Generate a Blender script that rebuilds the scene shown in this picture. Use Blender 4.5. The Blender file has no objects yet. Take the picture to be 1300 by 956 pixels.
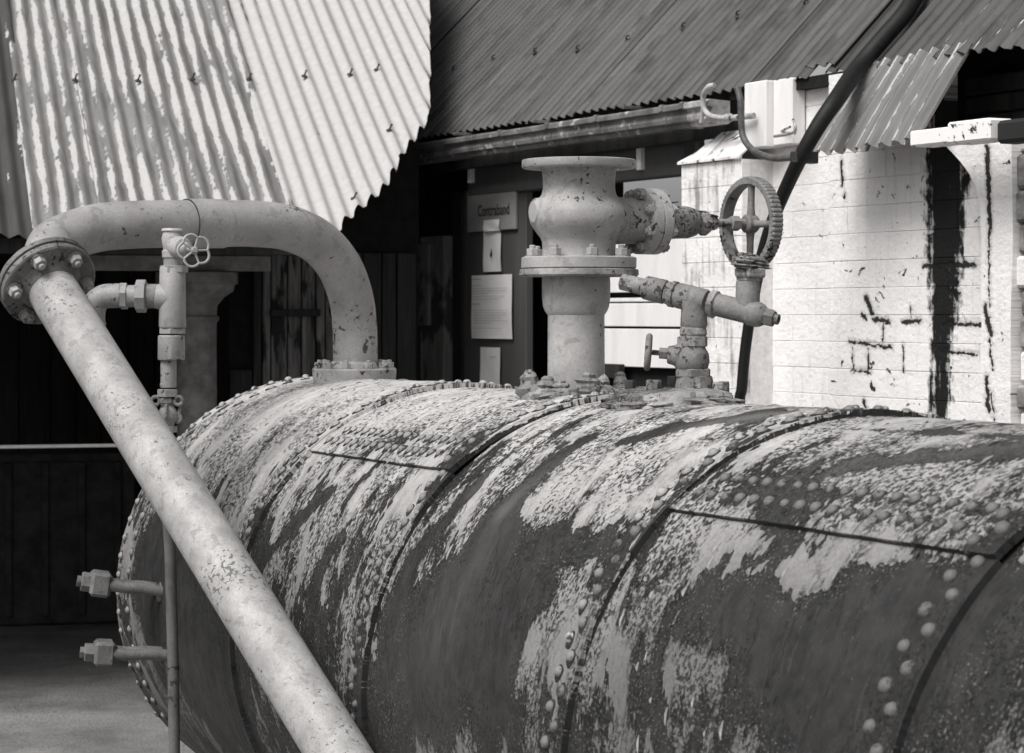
import bpy, bmesh, math, random
import numpy as np
from mathutils import Vector, Matrix
random.seed(7); rng = np.random.default_rng(7)
scn = bpy.context.scene
COL = scn.collection
EYE = 1.75; F = 3000.0; HZ = 401.0           # eye height (m), focal length and horizon row in photo pixels

# ------------------------------------------------------------------ camera
cam = bpy.data.objects.new('camera', bpy.data.cameras.new('camera')); COL.objects.link(cam)
cam.location = (0, 0, EYE); cam.rotation_euler = (math.radians(90), 0, 0)
cam.data.sensor_width = 36; cam.data.lens = 36*F/1300; cam.data.shift_y = -(478-HZ)/1300
cam.data.clip_start = .05; cam.data.clip_end = 3000
cam.data.dof.use_dof = True; cam.data.dof.focus_distance = 6.5; cam.data.dof.aperture_fstop = 9
scn.camera = cam
# ------------------------------------------------------------------ world, sun, exposure (soft overcast daylight, black and white print)
SUN_EL, SUN_AZ = 52, 222                     # azimuth clockwise from the view direction
w = bpy.data.worlds.new('World'); scn.world = w; w.use_nodes = True
nt = w.node_tree; bg = nt.nodes['Background']
sky = nt.nodes.new('ShaderNodeTexSky'); sky.sky_type = 'NISHITA'; sky.sun_disc = False
sky.sun_elevation = math.radians(SUN_EL); sky.sun_rotation = math.radians(SUN_AZ)
sky.air_density = 1.0; sky.dust_density = 4.0
bw = nt.nodes.new('ShaderNodeRGBToBW')       # the photograph is monochrome: neutral skylight
nt.links.new(sky.outputs[0], bw.inputs[0]); nt.links.new(bw.outputs[0], bg.inputs[0]); bg.inputs[1].default_value = .085
sl = bpy.data.lights.new('sun', 'SUN'); sl.energy = 1.7; sl.angle = math.radians(30); sl.color = (1, .985, .965)
sun = bpy.data.objects.new('sun', sl); COL.objects.link(sun)
az, el = math.radians(SUN_AZ), math.radians(SUN_EL)
sd = Vector((math.sin(az)*math.cos(el), math.cos(az)*math.cos(el), math.sin(el)))
sun.rotation_euler = sd.to_track_quat('Z', 'Y').to_euler(); sun.location = (0, 0, 30)
vs = scn.view_settings; scn.display_settings.display_device = 'sRGB'
vs.view_transform = 'Standard'; vs.look = 'None'; vs.gamma = 1; vs.exposure = 0.80

# ------------------------------------------------------------------ geometry frames measured from the photograph
V = Vector
def W(u, v, y): return V(((u-650)/F*y, y, EYE+(HZ-v)/F*y))
TH = .4158
D = V((math.sin(TH), -math.cos(TH), 0)); N = V((-math.cos(TH), -math.sin(TH), 0)); Z = V((0, 0, 1))
A0 = V((.4572, 6, EYE-.9719)); R = .75
def S(s, al, r=R): return A0+D*s+(N*math.cos(al)+Z*math.sin(al))*r
def ray(u, v): return V(((u-650)/F, 1, (HZ-v)/F))
CAM = V((0, 0, EYE))
def on_boiler(u, v, r=R):
    d = ray(u, v); o = CAM-A0
    dp = d-D*d.dot(D); op = o-D*o.dot(D)
    a, b, c = dp.dot(dp), 2*dp.dot(op), op.dot(op)-r*r
    q = max(b*b-4*a*c, 0); t = (-b-math.sqrt(q))/(2*a); p = o+d*t
    return p.dot(D), math.atan2(p.dot(Z), p.dot(N))
THB = math.atan(.5167)
DB = V((math.sin(THB), -math.cos(THB), 0)); NB = V((math.cos(THB), math.sin(THB), 0))
E0 = V((0, 11.6, EYE+248/F*11.6))            # a point on the eaves of the long building
def plane_hit(u, v, P0, n):
    d = ray(u, v); t = (P0-CAM).dot(n)/d.dot(n); return CAM+d*t
def wall(u, v, off=0):                       # point on the vertical plane `off` behind the eaves line -> (t, z)
    p = plane_hit(u, v, E0+NB*off, NB); return (p-E0).dot(DB), p.z
def WT(t, off, z): p = E0+DB*t+NB*off; return V((p.x, p.y, z))

# ------------------------------------------------------------------ mesh helpers
class MB:
    def __init__(s): s.v = []; s.f = []; s.uv = None
    def add(s, vs_, fs):
        o = len(s.v); s.v += [V(p) for p in vs_]; s.f += [[i+o for i in f] for f in fs]
    def box(s, c, ax, h):                    # centre, three axes, half sizes
        c = V(c); ps = []
        for k in range(8):
            ps.append(c+ax[0]*h[0]*(1 if k & 1 else -1)+ax[1]*h[1]*(1 if k & 2 else -1)+ax[2]*h[2]*(1 if k & 4 else -1))
        s.add(ps, [[0, 2, 3, 1], [4, 5, 7, 6], [0, 1, 5, 4], [2, 6, 7, 3], [0, 4, 6, 2], [1, 3, 7, 5]])
    def bevbox(s, c, ax, h, b=.004):
        c = V(c); ps = []; fs = []
        for k in range(8):
            sg = [(1 if k & (1 << i) else -1) for i in range(3)]
            for i in range(3):
                p = c.copy()
                for j in range(3): p += ax[j]*(h[j]-(0 if j == i else b))*sg[j]
                ps.append(p)
        I = lambda k, i: k*3+i
        for i in range(3):
            j, l = (i+1) % 3, (i+2) % 3
            for sgn in (0, 1):
                base = (1 << i)*sgn
                q = [base, base | (1 << j), base | (1 << j) | (1 << l), base | (1 << l)]
                f = [I(k, i) for k in q]; fs.append(f if sgn else f[::-1])
        for i in range(3):                   # edges along axis i
            j, l = (i+1) % 3, (i+2) % 3
            for sj in (0, 1):
                for s2 in (0, 1):
                    a = (sj << j) | (s2 << l); b_ = a | (1 << i)
                    f = [I(a, j), I(a, l), I(b_, l), I(b_, j)]
                    fs.append(f if (sj ^ s2) else f[::-1])
        for k in range(8):
            f = [I(k, 0), I(k, 1), I(k, 2)]; par = bin(k).count('1') & 1
            fs.append(f if par else f[::-1])
        s.add(ps, fs)
    def lathe(s, o, ax, prof, n=32, caps=True, jit=0, ref=None, ang0=0):   # prof: list of (distance along, radius)
        o = V(o); ax = V(ax).normalized()
        r_ = V(ref) if ref is not None else (Z if abs(ax.z) < .9 else V((1, 0, 0)))
        x = (r_-ax*r_.dot(ax)).normalized(); y = ax.cross(x)
        ps = []; fs = []
        for (h, r) in prof:
            for k in range(n):
                a = 2*math.pi*k/n+ang0; q = r*(1+(random.uniform(-jit, jit) if jit else 0))
                ps.append(o+ax*h+(x*math.cos(a)+y*math.sin(a))*q)
        for i in range(len(prof)-1):
            for k in range(n):
                fs.append([i*n+k, i*n+(k+1) % n, (i+1)*n+(k+1) % n, (i+1)*n+k])
        if caps:
            fs.append([k for k in range(n)][::-1]); fs.append([(len(prof)-1)*n+k for k in range(n)])
        s.add(ps, fs)
    def cyl(s, a, b, r, n=24, r2=None, bev=0):
        a, b = V(a), V(b); L = (b-a).length; r2 = r if r2 is None else r2
        pr = [(0, r), (L, r2)] if not bev else [(0, r-bev), (bev, r), (L-bev, r2), (L, r2-bev)]
        s.lathe(a, b-a, pr, n)
    def tube(s, pts, r, n=24, caps=True, jit=0):
        pts = [V(p) for p in pts]; m = len(pts); rr = r if isinstance(r, (list, tuple)) else [r]*m
        T = [(pts[min(i+1, m-1)]-pts[max(i-1, 0)]).normalized() for i in range(m)]
        x = (Z if abs(T[0].z) < .9 else V((1, 0, 0))); x = (x-T[0]*x.dot(T[0])).normalized()
        ps = []; fs = []
        for i in range(m):
            x = (x-T[i]*x.dot(T[i])).normalized(); y = T[i].cross(x)
            for k in range(n):
                a = 2*math.pi*k/n; ps.append(pts[i]+(x*math.cos(a)+y*math.sin(a))*rr[i]*(1+(random.uniform(-jit, jit) if jit else 0)))
        for i in range(m-1):
            for k in range(n): fs.append([i*n+k, i*n+(k+1) % n, (i+1)*n+(k+1) % n, (i+1)*n+k])
        if caps: fs.append([k for k in range(n)][::-1]); fs.append([(m-1)*n+k for k in range(n)])
        s.add(ps, fs)
    def hexn(s, a, b, r, rot=0, bev=.0015, n=6):
        a, b = V(a), V(b); L = (b-a).length; bev = min(bev, L*.3)
        s.lathe(a, b-a, [(0, r*.93), (bev, r), (L-bev, r), (L, r*.9)], n, ang0=rot)
    def prism(s, pts, ext):                  # planar outline (3-D points), extrusion vector
        n = len(pts); pts = [V(p) for p in pts]
        s.add(pts+[p+ext for p in pts], [list(range(n))[::-1], [n+i for i in range(n)]]+[[i, (i+1) % n, n+(i+1) % n, n+i] for i in range(n)])
    def build(s, name, mat, parent=None, smooth=35, label=None, cat=None, group=None, kind=None, fix=True):
        me = bpy.data.meshes.new(name)
        base = wloc(parent) if parent else V((0, 0, 0))
        org = base
        if not parent:
            mn = [min(p[i] for p in s.v) for i in range(3)]; mx = [max(p[i] for p in s.v) for i in range(3)]
            org = V(((mn[0]+mx[0])/2, (mn[1]+mx[1])/2, mn[2]))
        me.from_pydata([tuple(p-org) for p in s.v], [], s.f)
        if fix:
            bm = bmesh.new(); bm.from_mesh(me); bmesh.ops.recalc_face_normals(bm, faces=bm.faces); bm.to_mesh(me); bm.free()
        if s.uv is not None:
            l = me.uv_layers.new(name='UVMap'); idx = np.empty(len(me.loops), int); me.loops.foreach_get('vertex_index', idx)
            l.data.foreach_set('uv', np.asarray(s.uv, dtype=np.float32)[idx].ravel())
        me.materials.append(mat)
        if smooth: me.shade_smooth(); me.set_sharp_from_angle(angle=math.radians(smooth))
        o = link(name, me, parent, org if not parent else None, label, cat, group, kind); o.color = (0, 0, 0, 1); return o
_wl = {}
def wloc(o): return _wl[o.name]
def link(name, data, parent=None, loc=None, label=None, cat=None, group=None, kind=None):
    o = bpy.data.objects.new(name, data); COL.objects.link(o)
    if parent: o.parent = parent; _wl[o.name] = wloc(parent).copy()
    else: o.location = loc; _wl[o.name] = V(loc)
    for k, x in (('label', label), ('category', cat), ('group', group), ('kind', kind)):
        if x: o[k] = x
    return o
def thing(name, loc, label, cat, group=None): return link(name, None, None, loc, label, cat, group)
def inst(name, me, parent, M, label=None):  # a part sharing mesh data, M = world matrix
    o = bpy.data.objects.new(name, me); COL.objects.link(o); o.parent = parent
    o.matrix_basis = Matrix.Translation(-wloc(parent)) @ M
    _wl[o.name] = M.translation.copy()
    return o
def frame(p, z, x=None):
    z = V(z).normalized(); x = V(x) if x is not None else (Z if abs(z.z) < .9 else V((1, 0, 0)))
    x = (x-z*x.dot(z)).normalized(); y = z.cross(x)
    M = Matrix((x, y, z)).transposed().to_4x4(); M.translation = p; return M
def spline(P, k=8):
    P = [V(p) for p in P]; out = []
    Q = [P[0]*2-P[1]]+P+[P[-1]*2-P[-2]]
    for i in range(1, len(Q)-2):
        for j in range(k):
            t = j/k; a, b, c, d = Q[i-1], Q[i], Q[i+1], Q[i+2]
            out.append(.5*((2*b)+(c-a)*t+(2*a-5*b+4*c-d)*t*t+(3*b-a-3*c+d)*t**3))
    out.append(P[-1]); return out
def shared(mb, name, mat, smooth=35):
    me = bpy.data.meshes.new(name); me.from_pydata([tuple(p) for p in mb.v], [], mb.f)
    bm = bmesh.new(); bm.from_mesh(me); bmesh.ops.recalc_face_normals(bm, faces=bm.faces); bm.to_mesh(me); bm.free()
    me.materials.append(mat)
    if smooth: me.shade_smooth(); me.set_sharp_from_angle(angle=math.radians(smooth))
    return me

# ------------------------------------------------------------------ materials
def g(v): return (v, v*.975, v*.965, 1)
class NT:
    def __init__(s, name, rough=.6, metal=0, spec=.3):
        s.m = bpy.data.materials.new(name); s.m.use_nodes = True; s.t = s.m.node_tree
        s.b = s.t.nodes['Principled BSDF']; s.b.inputs['Roughness'].default_value = rough
        s.b.inputs['Metallic'].default_value = metal; s.b.inputs['Specular IOR Level'].default_value = spec
    def n(s, t, **k):
        x = s.t.nodes.new('ShaderNode'+t)
        for a, b in k.items(): setattr(x, a, b)
        return x
    def L(s, a, b): s.t.links.new(a, b)
    def put(s, sock, x):
        if isinstance(x, (int, float)):
            sock.default_value = x if sock.type == 'VALUE' else (x, x, x, 1)[:len(sock.default_value)]
        elif isinstance(x, tuple): sock.default_value = x
        else: s.L(x, sock)
    def pos(s): return s.n('NewGeometry').outputs['Position']
    def obj(s): return s.n('TexCoord').outputs['Object']
    def uvc(s): return s.n('UVMap').outputs[0]
    def rnd(s): return s.n('ObjectInfo').outputs['Random']
    def ocol(s):
        q = s.n('SeparateColor'); s.L(s.n('ObjectInfo').outputs['Color'], q.inputs[0]); return q.outputs
    def attr(s, nm): return s.n('Attribute', attribute_name=nm).outputs['Fac']
    def vmul(s, v, k):
        x = s.n('VectorMath', operation='MULTIPLY'); s.L(v, x.inputs[0]); x.inputs[1].default_value = k; return x.outputs[0]
    def dot(s, v, k):
        x = s.n('VectorMath', operation='DOT_PRODUCT'); s.L(v, x.inputs[0]); x.inputs[1].default_value = k; return x.outputs['Value']
    def comb(s, a, b, c=0.0):
        x = s.n('CombineXYZ'); s.put(x.inputs[0], a); s.put(x.inputs[1], b); s.put(x.inputs[2], c); return x.outputs[0]
    def sep(s, v): x = s.n('SeparateXYZ'); s.L(v, x.inputs[0]); return x.outputs
    def noise(s, v, sc, det=4, ro=.55, dist=0):
        x = s.n('TexNoise'); s.L(v, x.inputs['Vector']); x.inputs['Scale'].default_value = sc; x.inputs['Detail'].default_value = det
        x.inputs['Roughness'].default_value = ro; x.inputs['Distortion'].default_value = dist; return x.outputs[0]
    def M(s, op, a, b=0.0, c=None, clamp=False):
        x = s.n('Math', operation=op); x.use_clamp = clamp; s.put(x.inputs[0], a); s.put(x.inputs[1], b)
        if c is not None: s.put(x.inputs[2], c)
        return x.outputs[0]
    def step(s, x, a, b, lo=0.0, hi=1.0):
        m = s.n('MapRange'); m.clamp = True; s.put(m.inputs[0], x); s.put(m.inputs[1], a); s.put(m.inputs[2], b); m.inputs[3].default_value = lo; m.inputs[4].default_value = hi; return m.outputs[0]
    def mix(s, f, a, b):
        x = s.n('Mix', data_type='RGBA'); s.put(x.inputs[0], f); s.put(x.inputs[6], g(a) if isinstance(a, (int, float)) else a); s.put(x.inputs[7], g(b) if isinstance(b, (int, float)) else b); return x.outputs[2]
    def bump(s, h, d=.003, st=1.0):
        x = s.n('Bump'); x.inputs['Distance'].default_value = d; x.inputs['Strength'].default_value = st; s.put(x.inputs['Height'], h); s.L(x.outputs[0], s.b.inputs['Normal'])
    def out(s, col, rough=None):
        s.put(s.b.inputs['Base Color'], g(col) if isinstance(col, (int, float)) else col)
        if rough is not None: s.put(s.b.inputs['Roughness'], rough)
        return s.m
def m_paint(name, lo, hi, chip=.60, chipcol=.04, cs=38, bump=.0012, rough=.5, grime=.5, base=7):
    q = NT(name, rough, spec=.35); P = q.pos()
    a = q.noise(P, base, 6, .6); b = q.noise(P, cs, 7, .62, .3); c = q.noise(P, 140, 4, .6); d = q.noise(P, 3.2, 4, .5)
    base = q.mix(q.step(a, .35, .65), lo, hi)
    base = q.mix(q.M('MULTIPLY', q.step(c, .3, .7), grime), base, lo*.72)
    scuff = q.step(q.noise(P, cs*.42, 6, .62, .4), .575, .59)                # patches where the top coat has worn to grey
    base = q.mix(q.M('MULTIPLY', scuff, .55), base, lo*.7)
    bb = q.M('ADD', b, q.M('MULTIPLY', q.M('SUBTRACT', d, .5), .62))
    ch = q.step(bb, chip, chip+.02)
    pit = q.step(q.noise(P, 210, 3, .5), .70, .73)
    ch = q.M('MAXIMUM', ch, q.M('MULTIPLY', pit, .7))
    q.bump(q.M('ADD', q.M('MULTIPLY', ch, -1.0), q.M('MULTIPLY', c, .45)), bump)
    return q.out(q.mix(ch, base, chipcol), q.step(ch, 0, 1, rough, .85))
PIPE = m_paint('grey_pipe_paint', .27, .39, .660, .06)
DIAG = m_paint('weathered_pipe_paint', .30, .46, .665, .15, 75, base=13)
VALVE = m_paint('pale_valve_paint', .31, .46, .640, .045, 46)
FLANGE = m_paint('dark_flange_paint', .10, .22, .62, .03, 60, .003)
CRUST = m_paint('crusted_paint', .16, .46, .58, .05, 95, .006, .8)
OLD = m_paint('chipped_valve_paint', .15, .32, .59, .05, 48, .003, .7)
WHEEL = m_paint('worn_wheel_paint', .13, .28, .60, .03, 50, .003, .7)
FAINT = m_paint('faint_pipe_paint', .10, .17, .66, .04, 40)
DARKM = m_paint('dark_iron', .03, .07, .7, .12, 40, .002, .6)
GUT = m_paint('gutter_paint', .10, .24, .63, .40, 22, .002, .55)
PALEP = m_paint('pale_conduit_paint', .40, .62, .60, .06, 40)
def m_boiler():
    q = NT('peeling_boiler_paint', .55, spec=.22); uv = q.uvc(); sx = q.sep(uv)
    u, v = sx[0], sx[1]
    ur = q.M('ADD', u, q.M('MULTIPLY', v, .22))               # flakes lie slightly slanting round the shell
    c1 = q.comb(ur, q.M('MULTIPLY', v, .46)); ci = q.comb(u, q.M('MULTIPLY', v, .85))
    wob = q.n('TexNoise'); q.L(c1, wob.inputs['Vector']); wob.inputs['Scale'].default_value = 40; wob.inputs['Detail'].default_value = 4
    vm = q.n('VectorMath', operation='MULTIPLY_ADD'); q.L(wob.outputs['Color'], vm.inputs[0]); vm.inputs[1].default_value = (.022, .022, 0); q.L(c1, vm.inputs[2])
    vo = q.n('TexVoronoi'); q.L(vm.outputs[0], vo.inputs['Vector']); vo.inputs['Scale'].default_value = 62
    pc = vo.outputs['Position']                               # paint lets go in whole chips
    cov = q.attr('cover')
    nA = q.noise(c1, 5.0, 3, .5, .3); nB = q.noise(pc, 15, 4, .6); nC = q.noise(c1, 70, 5, .6); n0 = q.noise(c1, 9, 5, .55)
    val = q.M('ADD', cov, q.M('MULTIPLY', q.M('SUBTRACT', nA, .5), 1.15))
    val = q.M('ADD', val, q.M('MULTIPLY', q.M('SUBTRACT', nB, .5), .95))
    val = q.M('ADD', val, q.M('MULTIPLY', q.M('SUBTRACT', nC, .5), .30))
    paint = q.step(val, .50, .507)
    nP = q.noise(c1, 6.5, 4, .55)
    sp = q.noise(ci, 82, 6, .68, .2)
    pit = q.step(q.M('ADD', sp, q.M('MULTIPLY', q.M('SUBTRACT', val, .5), .16)), .525, .495)
    rough_zone = q.step(nP, .56, .50)
    holes = q.M('MULTIPLY', pit, q.M('ADD', q.M('MULTIPLY', rough_zone, .88), .10))
    full = q.M('MULTIPLY', paint, q.M('SUBTRACT', 1.0, holes))
    under = q.attr('under')
    dk = q.mix(q.step(q.noise(ci, 22, 7, .7), .35, .65), .012, .030)
    ug = q.mix(q.step(q.noise(c1, 16, 6, .6), .3, .7), .10, .18)
    base = q.mix(q.M('ADD', under, q.M('MULTIPLY', q.M('SUBTRACT', n0, .5), .3), clamp=True), dk, ug)
    near = q.step(val, .12, .48)                              # small scraps still hang on next to the paint
    scr = q.step(q.M('ADD', q.noise(ci, 150, 5, .65), q.M('MULTIPLY', near, .10)), .66, .70)
    base = q.mix(q.M('MULTIPLY', scr, .8), base, .24)
    base = q.mix(q.M('MULTIPLY', q.M('MULTIPLY', q.step(val, .40, .495), q.step(val, .501, .50)), .6), base, .010)  # dark rim beside paint edges: rust and edge shadow put into the colour
    lt = q.mix(q.step(nB, .3, .7), .40, .62)
    lt = q.mix(q.M('MULTIPLY', q.step(q.noise(c1, 20, 6, .6), .52, .64), .45), lt, .24)
    lt = q.mix(q.M('MULTIPLY', q.step(q.noise(ci, 190, 4, .6), .50, .68), .35), lt, .14)
    lt = q.mix(q.attr('darken'), lt, .15)
    crl = q.M('MULTIPLY', q.step(val, .495, .506), q.M('ADD', 1.0, q.M('MULTIPLY', q.step(val, .60, .507), .9)))
    h = q.M('ADD', q.M('SUBTRACT', crl, q.M('MULTIPLY', holes, .8)), q.M('MULTIPLY', nC, .35))
    q.bump(h, .0045, 1.0)
    return q.out(q.mix(full, base, lt), q.step(full, 0, 1, .50, .75))
BOILER = m_boiler()
def m_roof_light():
    q = NT('peeling_white_roof_sheet', .55); uv = q.uvc(); sx = q.sep(uv); a, b = sx[0], sx[1]    # a in corrugations, b metres up
    oc = q.ocol(); P = q.comb(q.M('MULTIPLY', a, .35), q.M('MULTIPLY', b, .6), q.M('MULTIPLY', q.rnd(), 9.0))
    wv = q.M('COSINE', q.M('MULTIPLY', q.M('ADD', a, .22), 6.28318))
    n = q.noise(P, 3.2, 7, .68, .3); n2 = q.noise(q.comb(a, q.M('MULTIPLY', b, 10.0)), 2.2, 6, .7)
    n3 = q.noise(q.comb(q.M('MULTIPLY', a, .12), q.M('MULTIPLY', b, 1.2)), 1.1, 3, .5)
    val = q.M('ADD', oc[0], q.M('MULTIPLY', wv, .25)); val = q.M('ADD', val, q.M('MULTIPLY', q.M('SUBTRACT', n, .5), 1.05))
    val = q.M('ADD', val, q.M('MULTIPLY', q.M('SUBTRACT', n2, .5), .6)); val = q.M('ADD', val, q.M('MULTIPLY', q.M('SUBTRACT', n3, .5), 1.1))
    m = q.step(val, .50, .53)
    grey = q.mix(q.step(n, .35, .65), .13, .26); grey = q.mix(oc[1], grey, .018)
    wh = q.mix(q.step(n2, .3, .72), .48, .38)
    spots = q.step(q.noise(q.comb(a, q.M('MULTIPLY', b, 7.0), 3.3), 1.1, 6, .7), .72, .76)
    wh = q.mix(q.M('MULTIPLY', spots, .6), wh, .25)
    q.bump(m, .0015)
    return q.out(q.mix(m, grey, wh))
ROOFL = m_roof_light()
def m_roof_dark():
    q = NT('dull_dark_roof_sheet', .5); uv = q.uvc(); sx = q.sep(uv); a, b = sx[0], sx[1]; oc = q.ocol()
    r9 = q.M('MULTIPLY', q.rnd(), 31.0)
    n = q.noise(q.comb(q.M('MULTIPLY', a, 1.0), q.M('MULTIPLY', b, .8), r9), 1.3, 7, .65, .2)
    n2 = q.noise(q.comb(q.M('MULTIPLY', a, 2.0), q.M('MULTIPLY', b, 2.5), r9), 4, 5, .7)
    n3 = q.noise(q.comb(q.M('MULTIPLY', a, .25), q.M('MULTIPLY', b, 1.5), r9), 2.2, 5, .6)
    c = q.mix(q.step(n, .3, .7), .04, .10); c = q.mix(q.step(n2, .62, .72), c, .035); c = q.mix(q.M('MULTIPLY', q.step(n3, .50, .62), .75), c, .022)
    c = q.mix(q.step(oc[0], 0, 1), .02, c)
    wear = q.step(q.M('ADD', q.M('ADD', q.M('MULTIPLY', n2, .5), q.M('MULTIPLY', q.M('COSINE', q.M('MULTIPLY', a, 6.28318)), .1)), q.M('MULTIPLY', oc[1], .35)), .60, .64)
    c = q.mix(wear, c, .62)
    q.bump(n2, .002, .5)
    return q.out(c, .48)
ROOFD = m_roof_dark()
def m_wood(name, lo, hi, fl=None, sc=1.0):
    q = NT(name, .75); P = q.obj(); s_ = q.sep(P)
    r9 = q.M('MULTIPLY', q.rnd(), 31.0)
    n = q.noise(q.comb(q.M('ADD', q.M('MULTIPLY', q.M('ADD', s_[0], s_[1]), 14.0*sc), r9), q.M('MULTIPLY', s_[2], 1.0*sc)), 2.2, 8, .7, .6)
    n2 = q.noise(q.comb(q.M('ADD', q.M('MULTIPLY', q.M('ADD', s_[0], s_[1]), 6.0*sc), r9), q.M('MULTIPLY', s_[2], 1.6*sc), 2.0), 1.6, 5, .6)
    c = q.mix(q.step(n, .35, .66), lo, hi)
    if fl is not None: c = q.mix(q.step(n2, .52, .58), c, fl)
    q.bump(n, .003)
    return q.out(c)
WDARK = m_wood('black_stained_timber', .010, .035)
WMID = m_wood('dark_grey_panel', .075, .09)
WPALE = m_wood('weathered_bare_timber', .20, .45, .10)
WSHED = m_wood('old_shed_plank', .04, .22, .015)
WWHITE = m_wood('white_painted_timber', .70, .84, None, .6)
JOINTS = [(1100,379,1107,398,5),(1095,400,1099,405,4),(1109,406,1128,409,3.5),(1121,411,1121,437,2),(1078,434,1132,442,2.4),(1082,443,1083,473,1.5),(1102,444,1102,473,2.4),(1081,470,1106,473,2),
 (1146,409,1168,408,3.3),(1156,390,1157,404,1.5),(1180,384,1181,400,1.5),(1146,438,1147,473,1.6),(1200,411,1248,413,3.3),(1194,445,1240,451,2),(1204,371,1219,373,2.4),(1096,509,1100,519,3),(1173,338,1237,336,4),(1200,340,1206,372,1.6),
 (1285,190,1289,290,4.5),(1287,290,1288,390,1.8),(1282,390,1290,425,4),(1288,430,1292,470,2),(1284,480,1287,520,4),(1290,500,1296,545,2),(1068,205,1069,236,3),(1072,246,1072,252,2)]
def m_wall():
    q = NT('whitewashed_brick', .75, spec=.2); P = q.pos(); t = q.M('SUBTRACT', q.dot(P, tuple(DB)), E0.dot(DB)); z = q.sep(P)[2]
    c2 = q.comb(t, z)
    n = q.noise(c2, 6, 6, .6); nf = q.noise(c2, 45, 6, .65); ns = q.noise(q.comb(q.M('MULTIPLY', t, 30.0), q.M('MULTIPLY', z, 2.5)), 1.0, 5, .65); nb = q.noise(c2, 17, 6, .65, .5)
    base = q.mix(q.step(n, .35, .7), .84, .76); base = q.mix(q.M('MULTIPLY', q.step(nf, .58, .75), .5), base, .45); base = q.mix(q.M('MULTIPLY', q.step(ns, .55, .75), .35), base, .4)
    oc = q.ocol()
    # one black band runs down the wall, wider towards the top
    tc, zc = DARK_BAND
    dx = q.M('SUBTRACT', t, q.M('ADD', tc, q.M('MULTIPLY', q.M('SUBTRACT', z, zc), .05)))
    half = q.step(z, zc+.05, zc+.75, .054, .118)
    dd = q.M('SUBTRACT', q.M('ABSOLUTE', dx), half); dd = q.M('ADD', dd, q.M('MULTIPLY', q.M('SUBTRACT', ns, .5), .16)); dd = q.M('ADD', dd, q.M('MULTIPLY', q.M('SUBTRACT', nb, .5), .16))
    st = q.M('MULTIPLY', q.step(dd, .022, -.016), q.step(ns, .70, .62, .35, 1))
    # flaked joints, only where the object carries them (colour channel 0)
    sp = q.M('MULTIPLY', q.step(q.M('ADD', nb, q.M('MULTIPLY', oc[0], .16)), .67, .69), 1.0)
    # rusty runs on the pier (colour channel 1)
    wt = q.M('ADD', t, q.M('MULTIPLY', q.M('SUBTRACT', q.noise(c2, 30, 4, .6), .5), .030)); wz = q.M('ADD', z, q.M('MULTIPLY', q.M('SUBTRACT', q.noise(q.comb(z, t), 30, 4, .6), .5), .030))
    jn = q.M('MULTIPLY', q.M('SUBTRACT', nf, .46), .035)
    for (u0, v0, u1, v1, w_) in JOINTS:
        (ta, za), (tb, zb) = wall(u0, v0, 0), wall(u1, v1, 0); L2 = (tb-ta)**2+(zb-za)**2; w_ = w_*.0030
        h = q.M('MULTIPLY_ADD', q.M('SUBTRACT', wt, ta), (tb-ta)/L2, q.M('MULTIPLY', q.M('SUBTRACT', wz, za), (zb-za)/L2)); h = q.M('MINIMUM', q.M('MAXIMUM', h, 0.0), 1.0)
        ex = q.M('MULTIPLY_ADD', h, -(tb-ta), q.M('SUBTRACT', wt, ta)); ez_ = q.M('MULTIPLY_ADD', h, -(zb-za), q.M('SUBTRACT', wz, za))
        dst = q.M('ADD', q.M('SQRT', q.M('ADD', q.M('MULTIPLY', ex, ex), q.M('MULTIPLY', ez_, ez_))), jn)
        sp = q.M('MAXIMUM', sp, q.M('MULTIPLY', q.M('MAXIMUM', q.step(dst, w_*1.2, w_*.7), q.step(dst, w_*1.0+.016, w_*.6, 0, .28)), oc[2]))
    run = q.M('MULTIPLY', q.M('MULTIPLY', q.step(q.M('ADD', ns, q.M('MULTIPLY', q.M('SUBTRACT', n, .5), .8)), .50, .72), oc[1]), .75)
    c = q.mix(run, base, .16); c = q.mix(sp, c, .03); c = q.mix(st, c, .012)
    q.bump(q.M('ADD', q.M('ADD', q.M('MULTIPLY', nf, .6), n), q.M('MULTIPLY', sp, -1.0)), .010, .9)
    return q.out(c)
_t, _z = wall(1203, 480, .03); DARK_BAND = (_t, _z)
BRICK = m_wall()
def m_simple(name, lo, hi, sc=20, rough=.7, bump=.002, det=5):
    q = NT(name, rough); P = q.pos(); n = q.noise(P, sc, det, .6); q.bump(n, bump); return q.out(q.mix(q.step(n, .32, .68), lo, hi))
JOINT = m_simple('whitewashed_mortar', .62, .80, 40, .9)
RUBBER = m_simple('black_hose', .006, .012, 60, .6, .001)
PAPER = m_simple('white_paper', .80, .86, 9, .8, .004)
INK = m_simple('printed_grey_ink', .45, .5, 60, .8, 0)
SIGN = m_simple('grey_sign_board', .27, .31, 14, .5, .001)
SIGNINK = m_simple('dark_sign_lettering', .02, .025, 60, .6, 0)
STONE = m_simple('grimy_rubble_stone', .06, .35, 12, .9, .01)
TANK = m_simple('dark_tank_paint', .03, .07, 9, .8, .006)
BLACK = m_simple('black_recess', .006, .014, 20, .95, .004)
PIT = m_simple('dark_metal_edge', .02, .05, 40, .9, .002)  # near-black metal for the crack ring, torn sheet and gland strap
def m_ground():
    q = NT('gritty_ground', .9); P = q.pos(); n = q.noise(P, 2.2, 8, .65); f = q.noise(P, 60, 5, .7)
    c = q.mix(q.step(n, .35, .65), .18, .36); c = q.mix(q.M('MULTIPLY', q.step(f, .45, .7), .6), c, .11); q.bump(q.M('ADD', f, n), .02); return q.out(c)
GROUND = m_ground()
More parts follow.
